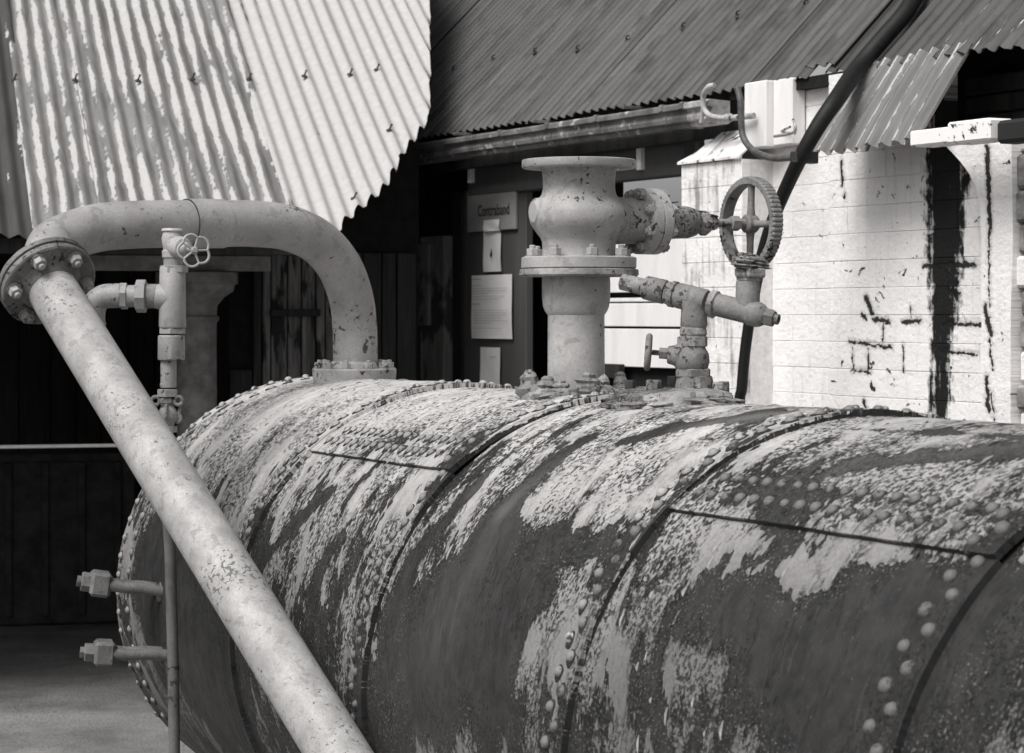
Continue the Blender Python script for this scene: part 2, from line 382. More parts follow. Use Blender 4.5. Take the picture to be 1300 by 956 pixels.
def m_beam():
    q = NT('peeling_white_beam', .7); P = q.pos(); n = q.noise(P, 22, 7, .7, .3); z = q.M('MULTIPLY', q.M('SUBTRACT', q.sep(q.obj())[2], .05), 5.0)
    val = q.M('ADD', q.M('SUBTRACT', n, .5), q.M('MULTIPLY', q.M('SUBTRACT', q.ocol()[0], .5), .6))
    m = q.step(val, .0, .02); q.bump(m, .003); return q.out(q.mix(m, .02, .82))
BEAM = m_beam()
exec_parts = []

# ================================================================== SETTING
mb = MB(); mb.add([(-60, -20, 0), (60, -20, 0), (60, 90, 0), (-60, 90, 0)], [[0, 1, 2, 3]])
# one sheet, finely divided where the yard is in view, so that it is gently uneven
gx = np.linspace(-60, 60, 121); gy = np.concatenate([np.linspace(-20, 6, 14), np.linspace(6.5, 20, 60), np.linspace(22, 90, 30)])
gx = np.concatenate([np.linspace(-60, -6, 20), np.linspace(-5.8, 6, 60), np.linspace(7, 60, 20)])
X, Y = np.meshgrid(gx, gy); Zg = .012*np.sin(X*2.3+Y)*np.sin(Y*1.7)+.006*np.sin(X*7+1)*np.cos(Y*5)
mb = MB(); nx = len(gx); mb.v = [V((a, b, c)) for a, b, c in zip(X.ravel(), Y.ravel(), Zg.ravel())]
mb.f = [[j*nx+i, j*nx+i+1, (j+1)*nx+i+1, (j+1)*nx+i] for j in range(len(gy)-1) for i in range(nx-1)]
mb.build('ground', GROUND, kind='structure', fix=False)

# ================================================================== BOILER
SE = [-2.89, -1.4835, -.3484, .8489, 2.0334, 3.25]
ALS = .8349; STEP = .0125
STROKES = [  # u0,v0,u1,v1, width(m), amount : paint left (+) or gone (-)
 (400,500,560,500,.20,.30),(260,560,340,520,.16,.12),(470,540,600,520,.10,.35),(560,500,660,500,.09,.3),
 (335,715,420,625,.035,-.42),(470,640,400,745,.05,-.22),(440,660,520,640,.05,.12),(360,800,460,860,.20,-.16),
 (690,548,600,625,.022,-.5),(600,625,520,720,.03,-.5),(520,720,490,860,.04,-.6),
 (760,510,640,590,.035,.45),(640,590,590,650,.025,.35),(700,575,590,720,.02,.2),
 (745,560,640,650,.028,-.55),(640,650,600,720,.05,-.6),(620,700,540,820,.10,-.75),(560,800,640,860,.12,-.7),(690,690,740,700,.05,-.4),(640,740,700,760,.05,-.35),
 (690,640,860,570,.075,.38),(760,640,830,640,.05,.42),(820,690,760,700,.03,-.25),(690,800,660,867,.05,.45),(720,760,740,840,.05,.35),(800,560,1000,530,.03,-.45),(860,545,960,535,.045,-.3),
 (1000,545,860,600,.022,.35),(900,590,800,690,.018,.15),(840,650,770,800,.02,.2),
 (1080,600,1300,575,.05,-.35),(1120,575,1260,555,.022,.25),(1060,615,1200,600,.03,.25),(960,600,1050,560,.03,-.15),(1080,545,1300,560,.02,-.3),
 (880,680,960,690,.05,.30),(940,690,870,800,.03,-.2),(1000,720,1080,770,.03,.25),(930,770,1000,860,.05,-.35),(1060,800,1230,760,.10,-.6),(1020,860,1150,840,.10,-.6),
 (1190,800,1150,867,.035,.5),(870,840,940,860,.05,.25),(1100,700,1230,730,.03,.12),(1240,820,1300,800,.08,.1),
 (520,860,640,790,.16,-.30),(1060,820,1240,790,.14,-.25),(230,740,300,860,.2,-.15),(880,800,1000,860,.12,-.18),(200,720,260,860,.25,-.75),(250,700,300,760,.1,-.3)]
STK = []
for (u0, v0, u1, v1, wd, am) in STROKES:
    a, b = on_boiler(u0, v0), on_boiler(u1, v1); STK.append((a[0], a[1]*R, b[0], b[1]*R, wd, am))
def cover_of(s, arc):
    al = arc/R
    c = -.10*np.exp(-((al-ALS-.08/R)/(.055/R))**2)*(((s > SE[1]) & (s < SE[2])) | ((s > SE[3]) & (s < SE[4])))
    for e in SE[1:5]: c = c-.09*np.exp(-((s-e+.05)/.04)**2)
    c = c+np.interp(al, [-1.5, -.1, .35, .8, 1.3, 1.8], [.46, .50, .545, .585, .68, .70])
    c = c+np.interp(s, [-2.9, -1.5, -1.4, -.4, -.3, .8, .9, 3.2], [.08, .08, .03, .03, -.01, -.01, -.05, -.05])
    for (s0, a0, s1, a1, wd, am) in STK:
        dx, dy = s1-s0, a1-a0; L2 = dx*dx+dy*dy+1e-9
        t = np.clip(((s-s0)*dx+(arc-a0)*dy)/L2, 0, 1); d2 = (s-s0-t*dx)**2+(arc-a0-t*dy)**2
        c = c+am*np.exp(-d2/(wd*wd))
    return c
UND = [(880,550,1000,530,.07,.8),(1080,590,1300,570,.12,.35),(800,530,900,520,.06,.5),(620,690,560,800,.15,.15),(740,575,640,650,.04,.35),(700,545,600,625,.03,.3)]
UNDK = []
for (u0, v0, u1, v1, wd, am) in UND:
    a, b = on_boiler(u0, v0), on_boiler(u1, v1); UNDK.append((a[0], a[1]*R, b[0], b[1]*R, wd, am))
def under_of(s, arc):
    c = np.zeros_like(s)+.08
    for (s0, a0, s1, a1, wd, am) in UNDK:
        dx, dy = s1-s0, a1-a0; L2 = dx*dx+dy*dy+1e-9
        t = np.clip(((s-s0)*dx+(arc-a0)*dy)/L2, 0, 1); d2 = (s-s0-t*dx)**2+(arc-a0-t*dy)**2
        c = c+am*np.exp(-d2/(wd*wd))
    return np.clip(c, 0, 1)
def darken_of(s, arc):  # darkens the paint towards the underside and the right-hand end
    return np.clip(np.interp(arc/R, [-1, -.1, .4, .8, 1.2], [.95, .92, .72, .34, .04])+np.interp(s, [-2, -.5, .8, 1.2, 3], [0, 0, .10, .36, .50]), 0, 1)
boiler = thing('riveted_boiler', V((A0.x, A0.y, 0)), 'huge riveted boiler lying on its side, its pale paint peeling off a dark shell', 'boiler')
def rad(s, al, k, upper):
    sa, sb = SE[k], SE[k+1]; r = R+STEP*(s-sa)/(sb-sa)
    r = r+.0012*np.sin(s*9+al*3)*np.sin(al*7+s*2)+.0006*np.sin(s*31+al*17)
    r = r+.0028*np.exp(-((sb-s)/.010)**2)+.0022*np.exp(-((sb-.115-s)/.012)**2)
    if upper: r = r+STEP*np.clip(1-(al-ALS)/.4, 0, 1)
    return r
def plate(k, a0, a1, upper, seam_low):
    sa, sb = SE[k], SE[k+1]
    ns, na = int((sb-sa)/.012)+1, int((a1-a0)*R/.012)+1
    ss = np.linspace(sa-.03 if k else sa, sb, ns); aa = np.linspace(a0, a1, na)
    Sg, Ag = np.meshgrid(ss, aa); rr = rad(Sg, Ag, k, upper)
    rows = [(Sg, Ag, rr)]
    c, sn = np.cos(Ag), np.sin(Ag)
    P = np.array(A0)[None, None]+Sg[..., None]*np.array(D)+(rr*c)[..., None]*np.array(N)+(rr*sn)[..., None]*np.array(Z)
    base = np.array(wloc(boiler)); verts = (P-base).reshape(-1, 3)
    idx = np.arange(na*ns).reshape(na, ns)
    fa = np.stack([idx[:-1, :-1], idx[:-1, 1:], idx[1:, 1:], idx[1:, :-1]], -1).reshape(-1, 4)
    UVs = np.stack([Sg, Ag*R], -1).reshape(-1, 2)
    cov, und, dr = [f(Sg.ravel(), (Ag*R).ravel()) for f in (cover_of, under_of, darken_of)]
    def skirt(line, th, dk_=0):                     # plate thickness at its open edge, lap shadow put into the colour
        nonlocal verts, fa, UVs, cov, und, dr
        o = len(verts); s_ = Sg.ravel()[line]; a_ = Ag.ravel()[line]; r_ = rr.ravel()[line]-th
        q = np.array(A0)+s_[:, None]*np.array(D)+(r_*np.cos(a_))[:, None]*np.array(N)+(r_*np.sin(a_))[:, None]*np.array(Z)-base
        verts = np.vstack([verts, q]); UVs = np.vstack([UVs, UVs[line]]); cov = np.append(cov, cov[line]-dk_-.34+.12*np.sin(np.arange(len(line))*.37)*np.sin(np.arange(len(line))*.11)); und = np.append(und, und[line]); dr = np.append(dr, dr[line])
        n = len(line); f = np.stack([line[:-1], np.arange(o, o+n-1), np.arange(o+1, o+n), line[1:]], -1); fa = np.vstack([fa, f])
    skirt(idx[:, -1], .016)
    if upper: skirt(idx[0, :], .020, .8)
    me = bpy.data.meshes.new('plate'); me.vertices.add(len(verts)); me.vertices.foreach_set('co', verts.ravel())
    me.loops.add(fa.size); me.loops.foreach_set('vertex_index', fa.ravel().astype(np.int32))
    me.polygons.add(len(fa)); me.polygons.foreach_set('loop_start', np.arange(0, fa.size, 4, dtype=np.int32)); me.polygons.foreach_set('loop_total', np.full(len(fa), 4, dtype=np.int32))
    me.update(calc_edges=True); me.validate()
    l = me.uv_layers.new(name='UVMap'); li = np.empty(len(me.loops), np.int32); me.loops.foreach_get('vertex_index', li); l.data.foreach_set('uv', UVs[li].astype(np.float32).ravel())
    for nm, arr in (('cover', cov), ('under', und), ('darken', dr)):
        at = me.attributes.new(nm, 'FLOAT', 'POINT'); at.data.foreach_set('value', arr.astype(np.float32))
    me.materials.append(BOILER); me.shade_smooth(); me.set_sharp_from_angle(angle=math.radians(40))
    return link('plate', me, boiler)
PI = math.pi
for k in range(5):
    if k in (1, 3): plate(k, ALS, ALS+PI, True, False); plate(k, ALS-PI, ALS, False, True)
    else: plate(k, -PI*.75, PI*1.25, False, False)
mb = MB(); mb.lathe(S(SE[0], 0, 0), -D, [(-.02, R-.012), (0, R-.02), (.05, R-.05), (.10, R*.8), (.15, R*.5), (.17, .01)], 64); mb.build('end_plate', FLANGE, boiler)
mb = MB(); mb.lathe(S(SE[5], 0, 0), D, [(-.02, R-.002), (0, R-.004), (.05, R-.03), (.12, R*.8), (.18, R*.5), (.20, .01)], 64); mb.build('end_plate', FLANGE, boiler)
# rivets
rv = MB(); rv.lathe((0, 0, -.002), (0, 0, 1), [(0, .0132), (.005, .0128), (.0095, .0098), (.0125, .005)], 10)
q = NT('painted_rivet', .6); P_ = q.pos(); n_ = q.noise(P_, 55, 4, .6); r_ = q.rnd(); c_ = q.mix(q.step(q.M('ADD', n_, q.M('MULTIPLY', q.M('SUBTRACT', r_, .5), .16)), .36, .44), .045, q.mix(q.ocol()[0], .12, .36)); q.bump(n_, .003)
RIVET = q.out(c_)
rvm = shared(rv, 'rivet', RIVET, 60)
RIVETSHADE = m_simple('rivet_shade', .012, .045, 90, .9, .003)
rvms = []
for k_r in range(5):                         # the same head on five dark collars painting in its shade, drawn out downhill
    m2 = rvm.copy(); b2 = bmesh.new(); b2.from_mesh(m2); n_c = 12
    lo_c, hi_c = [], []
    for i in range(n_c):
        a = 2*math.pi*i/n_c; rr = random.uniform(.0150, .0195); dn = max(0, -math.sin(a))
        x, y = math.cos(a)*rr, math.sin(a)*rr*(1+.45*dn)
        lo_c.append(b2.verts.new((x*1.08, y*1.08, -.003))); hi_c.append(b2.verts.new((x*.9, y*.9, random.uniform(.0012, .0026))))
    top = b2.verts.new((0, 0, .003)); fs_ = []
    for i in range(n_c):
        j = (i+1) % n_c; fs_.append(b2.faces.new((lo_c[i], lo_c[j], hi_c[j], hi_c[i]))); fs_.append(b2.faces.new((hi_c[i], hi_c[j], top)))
    m2.materials.append(RIVETSHADE)
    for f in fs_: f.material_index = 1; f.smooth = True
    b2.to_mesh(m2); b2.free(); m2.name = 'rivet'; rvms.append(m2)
_nn = N*math.cos(.8)+Z*math.sin(.8); RIV0 = 0 if _nn.cross(D).dot(Z) > 0 else math.pi
def rivet(s, al, sc=1.0, up=0):
    k = max(i for i in range(5) if SE[i] <= s+1e-6) if s > SE[0] else 0
    r = float(rad(np.float64(s), np.float64(al), k, k in (1, 3) and al >= ALS))
    M = frame(S(s, al, r+.0005), N*math.cos(al)+Z*math.sin(al), D) @ Matrix.Rotation(RIV0+random.uniform(-.3, .3), 4, 'Z') @ Matrix.Scale(sc*random.uniform(.9, 1.1), 4)
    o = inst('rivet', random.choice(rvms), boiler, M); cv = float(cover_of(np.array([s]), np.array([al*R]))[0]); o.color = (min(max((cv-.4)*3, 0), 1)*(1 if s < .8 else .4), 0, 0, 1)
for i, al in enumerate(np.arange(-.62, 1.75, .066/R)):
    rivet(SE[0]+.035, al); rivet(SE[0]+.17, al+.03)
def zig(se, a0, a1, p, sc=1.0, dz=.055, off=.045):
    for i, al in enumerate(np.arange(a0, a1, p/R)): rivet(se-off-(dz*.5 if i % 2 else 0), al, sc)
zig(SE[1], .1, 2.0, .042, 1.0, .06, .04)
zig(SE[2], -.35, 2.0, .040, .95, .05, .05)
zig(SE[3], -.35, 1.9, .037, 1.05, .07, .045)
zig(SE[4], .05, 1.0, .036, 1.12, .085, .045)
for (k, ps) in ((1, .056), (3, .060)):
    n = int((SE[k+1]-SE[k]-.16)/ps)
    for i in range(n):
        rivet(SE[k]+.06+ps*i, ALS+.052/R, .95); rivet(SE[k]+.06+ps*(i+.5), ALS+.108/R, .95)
# curled flakes of paint standing off the shell
def flakes(n):
    mb = MB(); cnt = 0
    while cnt < n:
        s = random.uniform(-2.2, 2.9); al = random.uniform(.15, 1.75)
        c = float(cover_of(np.array([s]), np.array([al*R]))[0])
        if c < .42 or (abs(c-.55) > .12 and random.random() < .7): continue
        k = max(i for i in range(5) if SE[i] <= s)
        r = float(rad(np.float64(s), np.float64(al), k, k in (1, 3) and al >= ALS))+.0008
        L = random.uniform(.012, .045)*random.choice([.6, 1, 1]); wd = random.uniform(.002, .0055); lift = random.uniform(.0015, .004)
        dirn = (D*-.22+(Z*math.cos(al)-N*math.sin(al))).normalized(); nn = N*math.cos(al)+Z*math.sin(al); cr = dirn.cross(nn); 
        if random.random() < .5: cr = -cr
        o = S(s, al, r); m = 5; ps = []
        for j in range(m+1):
            t = j/m; wv = wd*math.sin(PI*min(max(t*.9+.05, 0), 1))*random.uniform(.6, 1.3)
            b = o+dirn*(t-.5)*L
            dn = ((t-.5)*L)**2/(2*R)
            for (x, h) in ((0, 0), (.6, lift*.35), (1, lift*math.sin(PI*t)+.0005)):
                ps.append(b+cr*wv*x+nn*(h-dn))
        fs = []
        for j in range(m):
            for x in range(2): a = j*3+x; fs.append([a, a+1, a+4, a+3])
        mb.add(ps, fs); cnt += 1
    return mb
FLK = m_simple('curled_paint', .18, .34, 60, .7, .001)
o = flakes(460).build('paint_flakes', FLK, boiler, kind='stuff', fix=False)
# cradles that carry the shell
for s in (-2.0, 1.9):
    mb = MB(); pts = []
    for i in range(13):
        a = -PI/2-.75+1.5*i/12; pts.append(S(s-.06, a, R+.004))
    c0 = S(s-.06, 0, 0); pts += [V((c0+N*.58).to_tuple()), V((c0-N*.58).to_tuple())]
    pts[-2].z = -.02; pts[-1].z = -.02
    mb.prism(pts, D*.12); mb.build('cradle', DARKM, boiler)
# door cramps on the side of the far end
def cramp(u, v, tip_u, tip_v, rot):
    s, al = on_boiler(u, v); base = S(s, al, R)
    y = base.y; tip = W(tip_u, tip_v, y-.06); L = (tip-base); ax = L.normalized(); side = ax.cross(Z).normalized(); up = side.cross(ax)
    c = thing('boiler_cramp', base, '', 'cramp', 'bolted cramps on the far end of the boiler')
    for o_ in (-.034, .034):
        a = base-ax*.03+side*o_; 
        mb = MB(); mb.tube(spline([a+ax*0, a+ax*L.length*.3+up*.004, a+ax*L.length*.6, a+ax*L.length*.82+up*.004], 5), .019, 12, jit=.05); mb.build('arm', FLANGE, c, 50)
    mb = MB(); mb.bevbox(base+ax*L.length*.76, (ax, side, up), (.034, .056, .040), .010); mb.build('clamp_block', FLANGE, c, 30)
    mb = MB(); mb.hexn(base+ax*L.length*.86, base+ax*L.length*1.0, .032, rot, .003); mb.cyl(base+ax*(L.length*1.0), base+ax*(L.length*1.05), .018, 12); mb.build('bolt', FLANGE, c, 30)
    mb = MB(); mb.lathe(base-ax*.03, ax, [(0, .05), (.02, .048), (.035, .03)], 14, jit=.05); mb.build('lug', FLANGE, c)
    return c
c = cramp(203, 750, 103, 738, .2); c['label'] = 'upper forked iron cramp with hex bolt sticking out left of the boiler end'
c = cramp(212, 831, 107, 828, .5); c['label'] = 'lower forked iron cramp with hex bolt low down on the boiler end'

# ================================================================== BIG OVERHEAD PIPE
def bolt(parent, p, ax, r=.013, h=.012, mat=None, shank=True, name='bolt', seed=None):
    p = V(p); ax = V(ax).normalized(); mb = MB(); rot = random.uniform(0, 1)
    mb.lathe(p-ax*.001, ax, [(0, r*1.35), (.003, r*1.35)], 12); mb.hexn(p+ax*.002, p+ax*(.002+h), r*1.1, rot)
    if shank: mb.lathe(p+ax*(.002+h), ax, [(-.001, r*.55), (h*.4, r*.55), (h*.5, r*.4)], 10)
    return mb.build(name, mat or PIPE, parent, 30)
def ringpts(c, ax, r, n, a0=0):
    ax = V(ax).normalized(); x = (Z if abs(ax.z) < .9 else V((1, 0, 0))); x = (x-ax*x.dot(ax)).normalized(); y = ax.cross(x)
    return [c+(x*math.cos(a0+2*PI*k/n)+y*math.sin(a0+2*PI*k/n))*r for k in range(n)]
pr = .078
YP = 8.287
path = [W(451, 470, YP), W(451, 440, YP), W(450, 410, YP), W(445, 375, 8.27), W(430, 337, 8.21), W(402, 306, 8.13), W(364, 289, 8.03), W(320, 284, 7.95), W(281, 284, 7.88),
        W(240, 284, 7.80), W(180, 285, 7.70), W(132, 288, 7.64), W(102, 295, 7.585), W(82, 306, 7.53), W(70, 322, 7.45), W(66, 352, 7.30)]
P0 = W(62, 361, 7.25); P1 = W(371, 862, 6.15); dg = (P1-P0).normalized()
path[-1] = P0-dg*.03; path[-2] = W(61, 327, 7.40); path[-3] = W(70, 309, 7.50)
over = thing('overhead_pipe', W(451, 478, YP), 'thick grey pipe rising from the boiler top and bending over to the left', 'pipe')
sp_ = spline(path, 8)
mb = MB(); mb.tube(sp_, pr, 40); mb.build('pipe_bend', PIPE, over, 60)
# sleeve where two lengths meet
c1, c2 = W(283, 284, 7.885), W(237, 284, 7.795)
mb = MB(); dd_ = (c2-c1).normalized(); Ls = (c2-c1).length
mb.lathe(c1, dd_, [(0, pr-.001), (.002, pr+.004), (Ls-.002, pr+.004), (Ls, pr-.001)], 40, jit=.004); mb.build('sleeve', PIPE, over)
mb = MB(); mb.lathe(c2-dd_*.001, dd_, [(0, pr+.002), (.0003, pr+.0046), (.0013, pr+.0046), (.0018, pr+.001)], 40, jit=.006); mb.build('cracked_joint', PIT, over)
# riser flange on the shell
fb = S(-2.5, PI/2, R+.012)
fb.z = EYE-.222+.018
mb = MB(); mb.lathe(fb, Z, [(-.03, .145), (.016, .148), (.020, .145), (.021, .09), (.04, .083), (.045, .079)], 40); mb.build('flange', VALVE, over)
for p in ringpts(fb+Z*.021, Z, .122, 10, .15): bolt(over, p, Z, .016, .018, VALVE)
# flanges at the far left, tilted with the sloping pipe
mb = MB(); mb.lathe(P0-dg*.040, dg, [(0, .148), (.002, .151), (.018, .151), (.020, .149)], 48, jit=.004); mb.build('flange', FLANGE, over, label='rear flange of the pipe bend')
slope = thing('sloping_pipe', V((P1.x, P1.y, 0)), 'thick pale mottled pipe slanting down from the left flange across the front of the boiler', 'pipe')
Pend = P0+dg*((0-P0.z)/dg.z)
mb = MB(); mb.tube([P0-dg*.01]+[P0+(Pend-P0)*t for t in np.linspace(.02, 1, 24)], [.0775]*25, 44); mb.build('pipe_run', DIAG, slope, 60)
mb = MB(); mb.lathe(P0-dg*.014, dg, [(0, .147), (.002, .149), (.020, .149), (.024, .144), (.0245, .10), (.035, .088), (.05, .079)], 48, jit=.003); mb.build('flange', FLANGE, slope)
for p in ringpts(P0+dg*.0105, dg, .118, 6, .62): bolt(slope, p, dg, .018, .024, PIPE)
mb = MB(); mb.lathe(V((Pend.x, Pend.y, 0)), Z, [(-.01, .16), (.02, .16), (.025, .12)], 32); mb.build('foot_flange', FLANGE, slope)

# ================================================================== SMALL PIPING WITH PALE HANDWHEEL
YS = 7.22; k_ = YS/F
br = thing('bypass_piping', W(117, 425, YS), 'small grey branch pipe with elbow, tee and unions between the sloping and overhead pipes', 'pipe fitting')
def X_(u, v, dy=0): return W(u, v, YS+dy)
el_ = spline([X_(118, 412), X_(118, 398), X_(121, 385), X_(131, 377), X_(144, 375.5), X_(153, 375.5)], 6)
mb = MB(); mb.tube(el_, 15.6*k_, 28); mb.build('elbow', PIPE, br, 60)
mb = MB(); mb.cyl(X_(118, 409), X_(118, 413), 16.5*k_, 28); mb.cyl(X_(118, 413), X_(117, 440, -.03), 13.2*k_, 24); mb.build('stub', PIPE, br)
mb = MB(); mb.cyl(X_(150, 376), X_(206, 376), 14*k_, 24); mb.build('nipple', PIPE, br)
mb = MB(); mb.hexn(X_(153, 376), X_(162, 376), 17.5*k_, .3); mb.build('union_nut', PIPE, br, 30)
mb = MB(); mb.hexn(X_(173, 376), X_(186, 376), 21*k_, .1, n=8); mb.build('union_nut', PIPE, br, 30)
mb = MB(); mb.cyl(X_(186, 376), X_(199, 376), 15.5*k_, 24); mb.build('collar', OLD, br)
mb = MB(); mb.lathe(X_(196, 376), X_(218, 378)-X_(196, 376), [(0, 14.5*k_), (.01, 16*k_), (22*k_, 16.5*k_)], 24); mb.build('tee_branch', PIPE, br)
mb = MB(); mb.lathe(X_(219, 416), Z, [(0, 16.6*k_), (2*k_, 17.3*k_), (75*k_, 16.3*k_), (77*k_, 15*k_)], 28); mb.build('tee', PIPE, br)
mb = MB(); mb.hexn(X_(221, 346), X_(221, 337), 17.8*k_, .2); mb.build('union_nut', PIPE, br, 30)
mb = MB(); mb.cyl(X_(220, 338), X_(220, 292), 12.5*k_, 24); mb.build('nipple', PIPE, br)
mb = MB(); mb.hexn(X_(219, 424), X_(219, 416.5), 17.4*k_, .5); mb.build('union_nut', PIPE, br, 30)
mb = MB(); mb.lathe(X_(217.5, 457), Z, [(0, 16.2*k_), (1.5*k_, 17.2*k_), (30*k_, 17*k_), (31.5*k_, 15.5*k_)], 28, jit=.01); mb.build('socket', PIPE, br)
mb = MB(); mb.cyl(X_(214, 492), X_(214, 455), 10.2*k_, 24); mb.build('nipple', PIPE, br)
mb = MB(); mb.lathe(X_(213, 492), Z, [(0, 8*k_), (1.5*k_, 10*k_), (5*k_, 10*k_), (7*k_, 8*k_)], 20); mb.build('ring_nut', PIPE, br)
mb = MB(); mb.hexn(X_(212.5, 504), X_(212.5, 494), 13.4*k_, .5); mb.build('union_nut', PIPE, br, 30)
mb = MB(); mb.hexn(X_(212, 512), X_(212, 505), 11.5*k_, .1); mb.cyl(X_(212, 522), X_(212, 512), 8.5*k_, 20); mb.build('gland', OLD, br, 30)
# snap coupling with claws
mb = MB(); mb.lathe(X_(213, 541), Z, [(0, 8*k_), (4*k_, 9*k_), (8*k_, 12.5*k_), (16*k_, 13*k_), (22*k_, 10*k_), (27*k_, 7*k_)], 24); mb.build('coupling_body', PIPE, br, 40)
for sx_ in (-1, 1):
    c = X_(212+sx_*14.5, 509, -.01)
    mb = MB(); ring = [c+(V((1, 0, 0))*math.cos(a)+Z*math.sin(a))*5.2*k_ for a in np.linspace(0, 2*PI, 13)]; mb.tube(ring, 2.6*k_, 10)
    mb.tube(spline([X_(212+sx_*15, 513), X_(212+sx_*15.5, 522), X_(212+sx_*13.5, 531), X_(212+sx_*9, 535)], 4), 2.9*k_, 10)
    mb.tube(spline([X_(212+sx_*16, 526), X_(212+sx_*17.5, 533), X_(212+sx_*12.5, 536), X_(212+sx_*11, 531)], 5), 2.6*k_, 10); mb.build('claw', OLD, br)
mb = MB(); mb.bevbox(X_(211, 521, -.03), (V((1, 0, 0)), V((0, 1, 0)), Z), (1.5*k_, .012, 8*k_), .001); mb.build('rib', PIPE, br, 0)
mb = MB(); mb.hexn(X_(212, 549), X_(212, 541), 13*k_, .2); mb.cyl(X_(212, 560), X_(212, 549), 8*k_, 20); mb.build('union_nut', PIPE, br, 30)
# globe valve and five-lobed wheel in front
gv = thing('globe_valve', X_(219, 336), 'small pale valve at the top of the branch pipe with a five-lobed handwheel', 'valve')
mb = MB(); mb.lathe(X_(220, 327), Z, [(0, 14*k_), (8*k_, 14.5*k_), (10*k_, 12.5*k_), (14*k_, 13.5*k_), (24*k_, 15*k_), (32*k_, 13*k_), (34*k_, 15.5*k_), (37*k_, 14*k_)], 24); mb.build('valve_body', VALVE, gv)
hub = W(246.5, 318, YS-.13); fwd = (CAM-hub).normalized(); fwd = (fwd+V((.22, 0, .10))).normalized()
b0 = X_(221, 312)
ax = (hub-b0).normalized()
mb = MB(); L_ = (hub-b0).length
mb.lathe(b0, ax, [(0, 13*k_), (L_*.35, 14*k_), (L_*.5, 12*k_), (L_*.52, 8*k_), (L_*.72, 7*k_), (L_*.74, 3*k_), (L_*1.0, 3*k_)], 20); mb.build('bonnet', VALVE, gv)
M = frame(hub, fwd, Z); lob = []
kk = hub.y/F
ring = []
for i in range(81):
    a = 2*PI*i/80+.35; rr_ = (17.0+4.0*abs(math.cos(2.5*(a-.35))))*kk
    ring.append(M @ V((math.cos(a)*rr_, math.sin(a)*rr_, 0)))
wh = MB(); wh.tube(ring, 1.7*kk, 10); o = wh.build('handwheel', VALVE, gv, 60)
sp2 = MB()
for j in range(5):
    a = .35+PI/5+2*PI*j/5; sp2.cyl(M @ V((0, 0, 0)), M @ V((math.cos(a)*17*kk, math.sin(a)*17*kk, 0)), 1.8*kk, 8, 1.3*kk)
sp2.lathe(hub-fwd*.008, fwd, [(0, 5*kk), (.012, 5.2*kk), (.016, 3.5*kk), (.020, 3*kk)], 8); sp2.build('spokes', VALVE, gv, 40)

# thin upright pipe in front of the boiler end
tp = MB(); ys = 7.0; tp.tube([V((W(212, 600, ys).x, ys, W(212, 640, ys).z)), W(216, 700, ys), W(220, 850, ys), V((W(224, 980, ys).x, ys, 0))], .0172, 20)
tp.build('thin_upright_pipe', FAINT, None, 60, 'thin grey upright pipe between the sloping pipe and the boiler end', 'pipe')

# ================================================================== LARGE STOP VALVE (right of centre)
VC = A0+D*-.656; VC = V((VC.x, VC.y, 0)); YV = VC.y; kv = YV/F
def vz(v): return EYE+(HZ-v)/F*YV
vv = thing('stop_valve', V((VC.x, VC.y, vz(495))), 'big pale cast stop valve on the boiler with a large spoked handwheel', 'valve')
cx = W(735, 300, YV).x; VA = V((cx, YV, 0))
def prof(lst, c=VA, z0=None):
    z0 = vz(lst[-1][0]); return V((c.x, c.y, z0)), [(vz(v)-z0, r*kv) for v, r in lst[::-1]]
o_, p_ = prof([(203, 40), (203.2, 71), (204, 72.5), (212.5, 72.5), (214, 71), (214.3, 50), (218, 47), (228, 45.8), (240, 46), (247, 47.5), (252, 51), (258, 56), (264, 60.5), (270, 62.5), (278, 62.8), (284, 61.5), (290, 58), (297, 53), (303, 48.5), (308, 46.8), (322, 46.5), (327, 48)])
mb = MB(); mb.lathe(o_, Z, p_, 56, caps=True); mb.build('valve_body', VALVE, vv, 50)
mb = MB(); fd = V((-.93, -.36, 0)); mb.lathe(V((cx, YV, vz(270)))+fd*.09, fd, [(0, .045), (.042, .038), (.050, .030), (.052, .012)], 24); mb.build('boss', VALVE, vv, 20)
o_, p_ = prof([(326, 47), (326.3, 71), (327.5, 73), (340, 73), (341, 71.5)]); mb = MB(); mb.lathe(o_, Z, p_, 48, jit=.004); mb.build('upper_flange', VALVE, vv)
o_, p_ = prof([(341.5, 72), (342.5, 75), (349, 76), (351, 73), (351.5, 44)]); mb = MB(); mb.lathe(o_, Z, p_, 48, jit=.012); mb.build('lower_flange', CRUST, vv)
VB = V((W(731.5, 300, YV).x, YV, 0))
o_, p_ = prof([(350, 43), (360, 43.5), (380, 43.2), (389, 42), (395, 39.5), (399, 37), (400, 35.8)], VB); mb = MB(); mb.lathe(o_, Z, p_, 44, jit=.004); mb.build('socket', VALVE, vv)
o_, p_ = prof([(398, 36), (450, 36.2), (505, 36.5)], VB); mb = MB(); mb.lathe(o_, Z, p_, 44); mb.build('stub_pipe', VALVE, vv)
for i, p in enumerate(ringpts(V((cx, YV, vz(326))), Z, 61*kv, 8, .25)):
    bolt(vv, p, Z, .016, .020, VALVE)
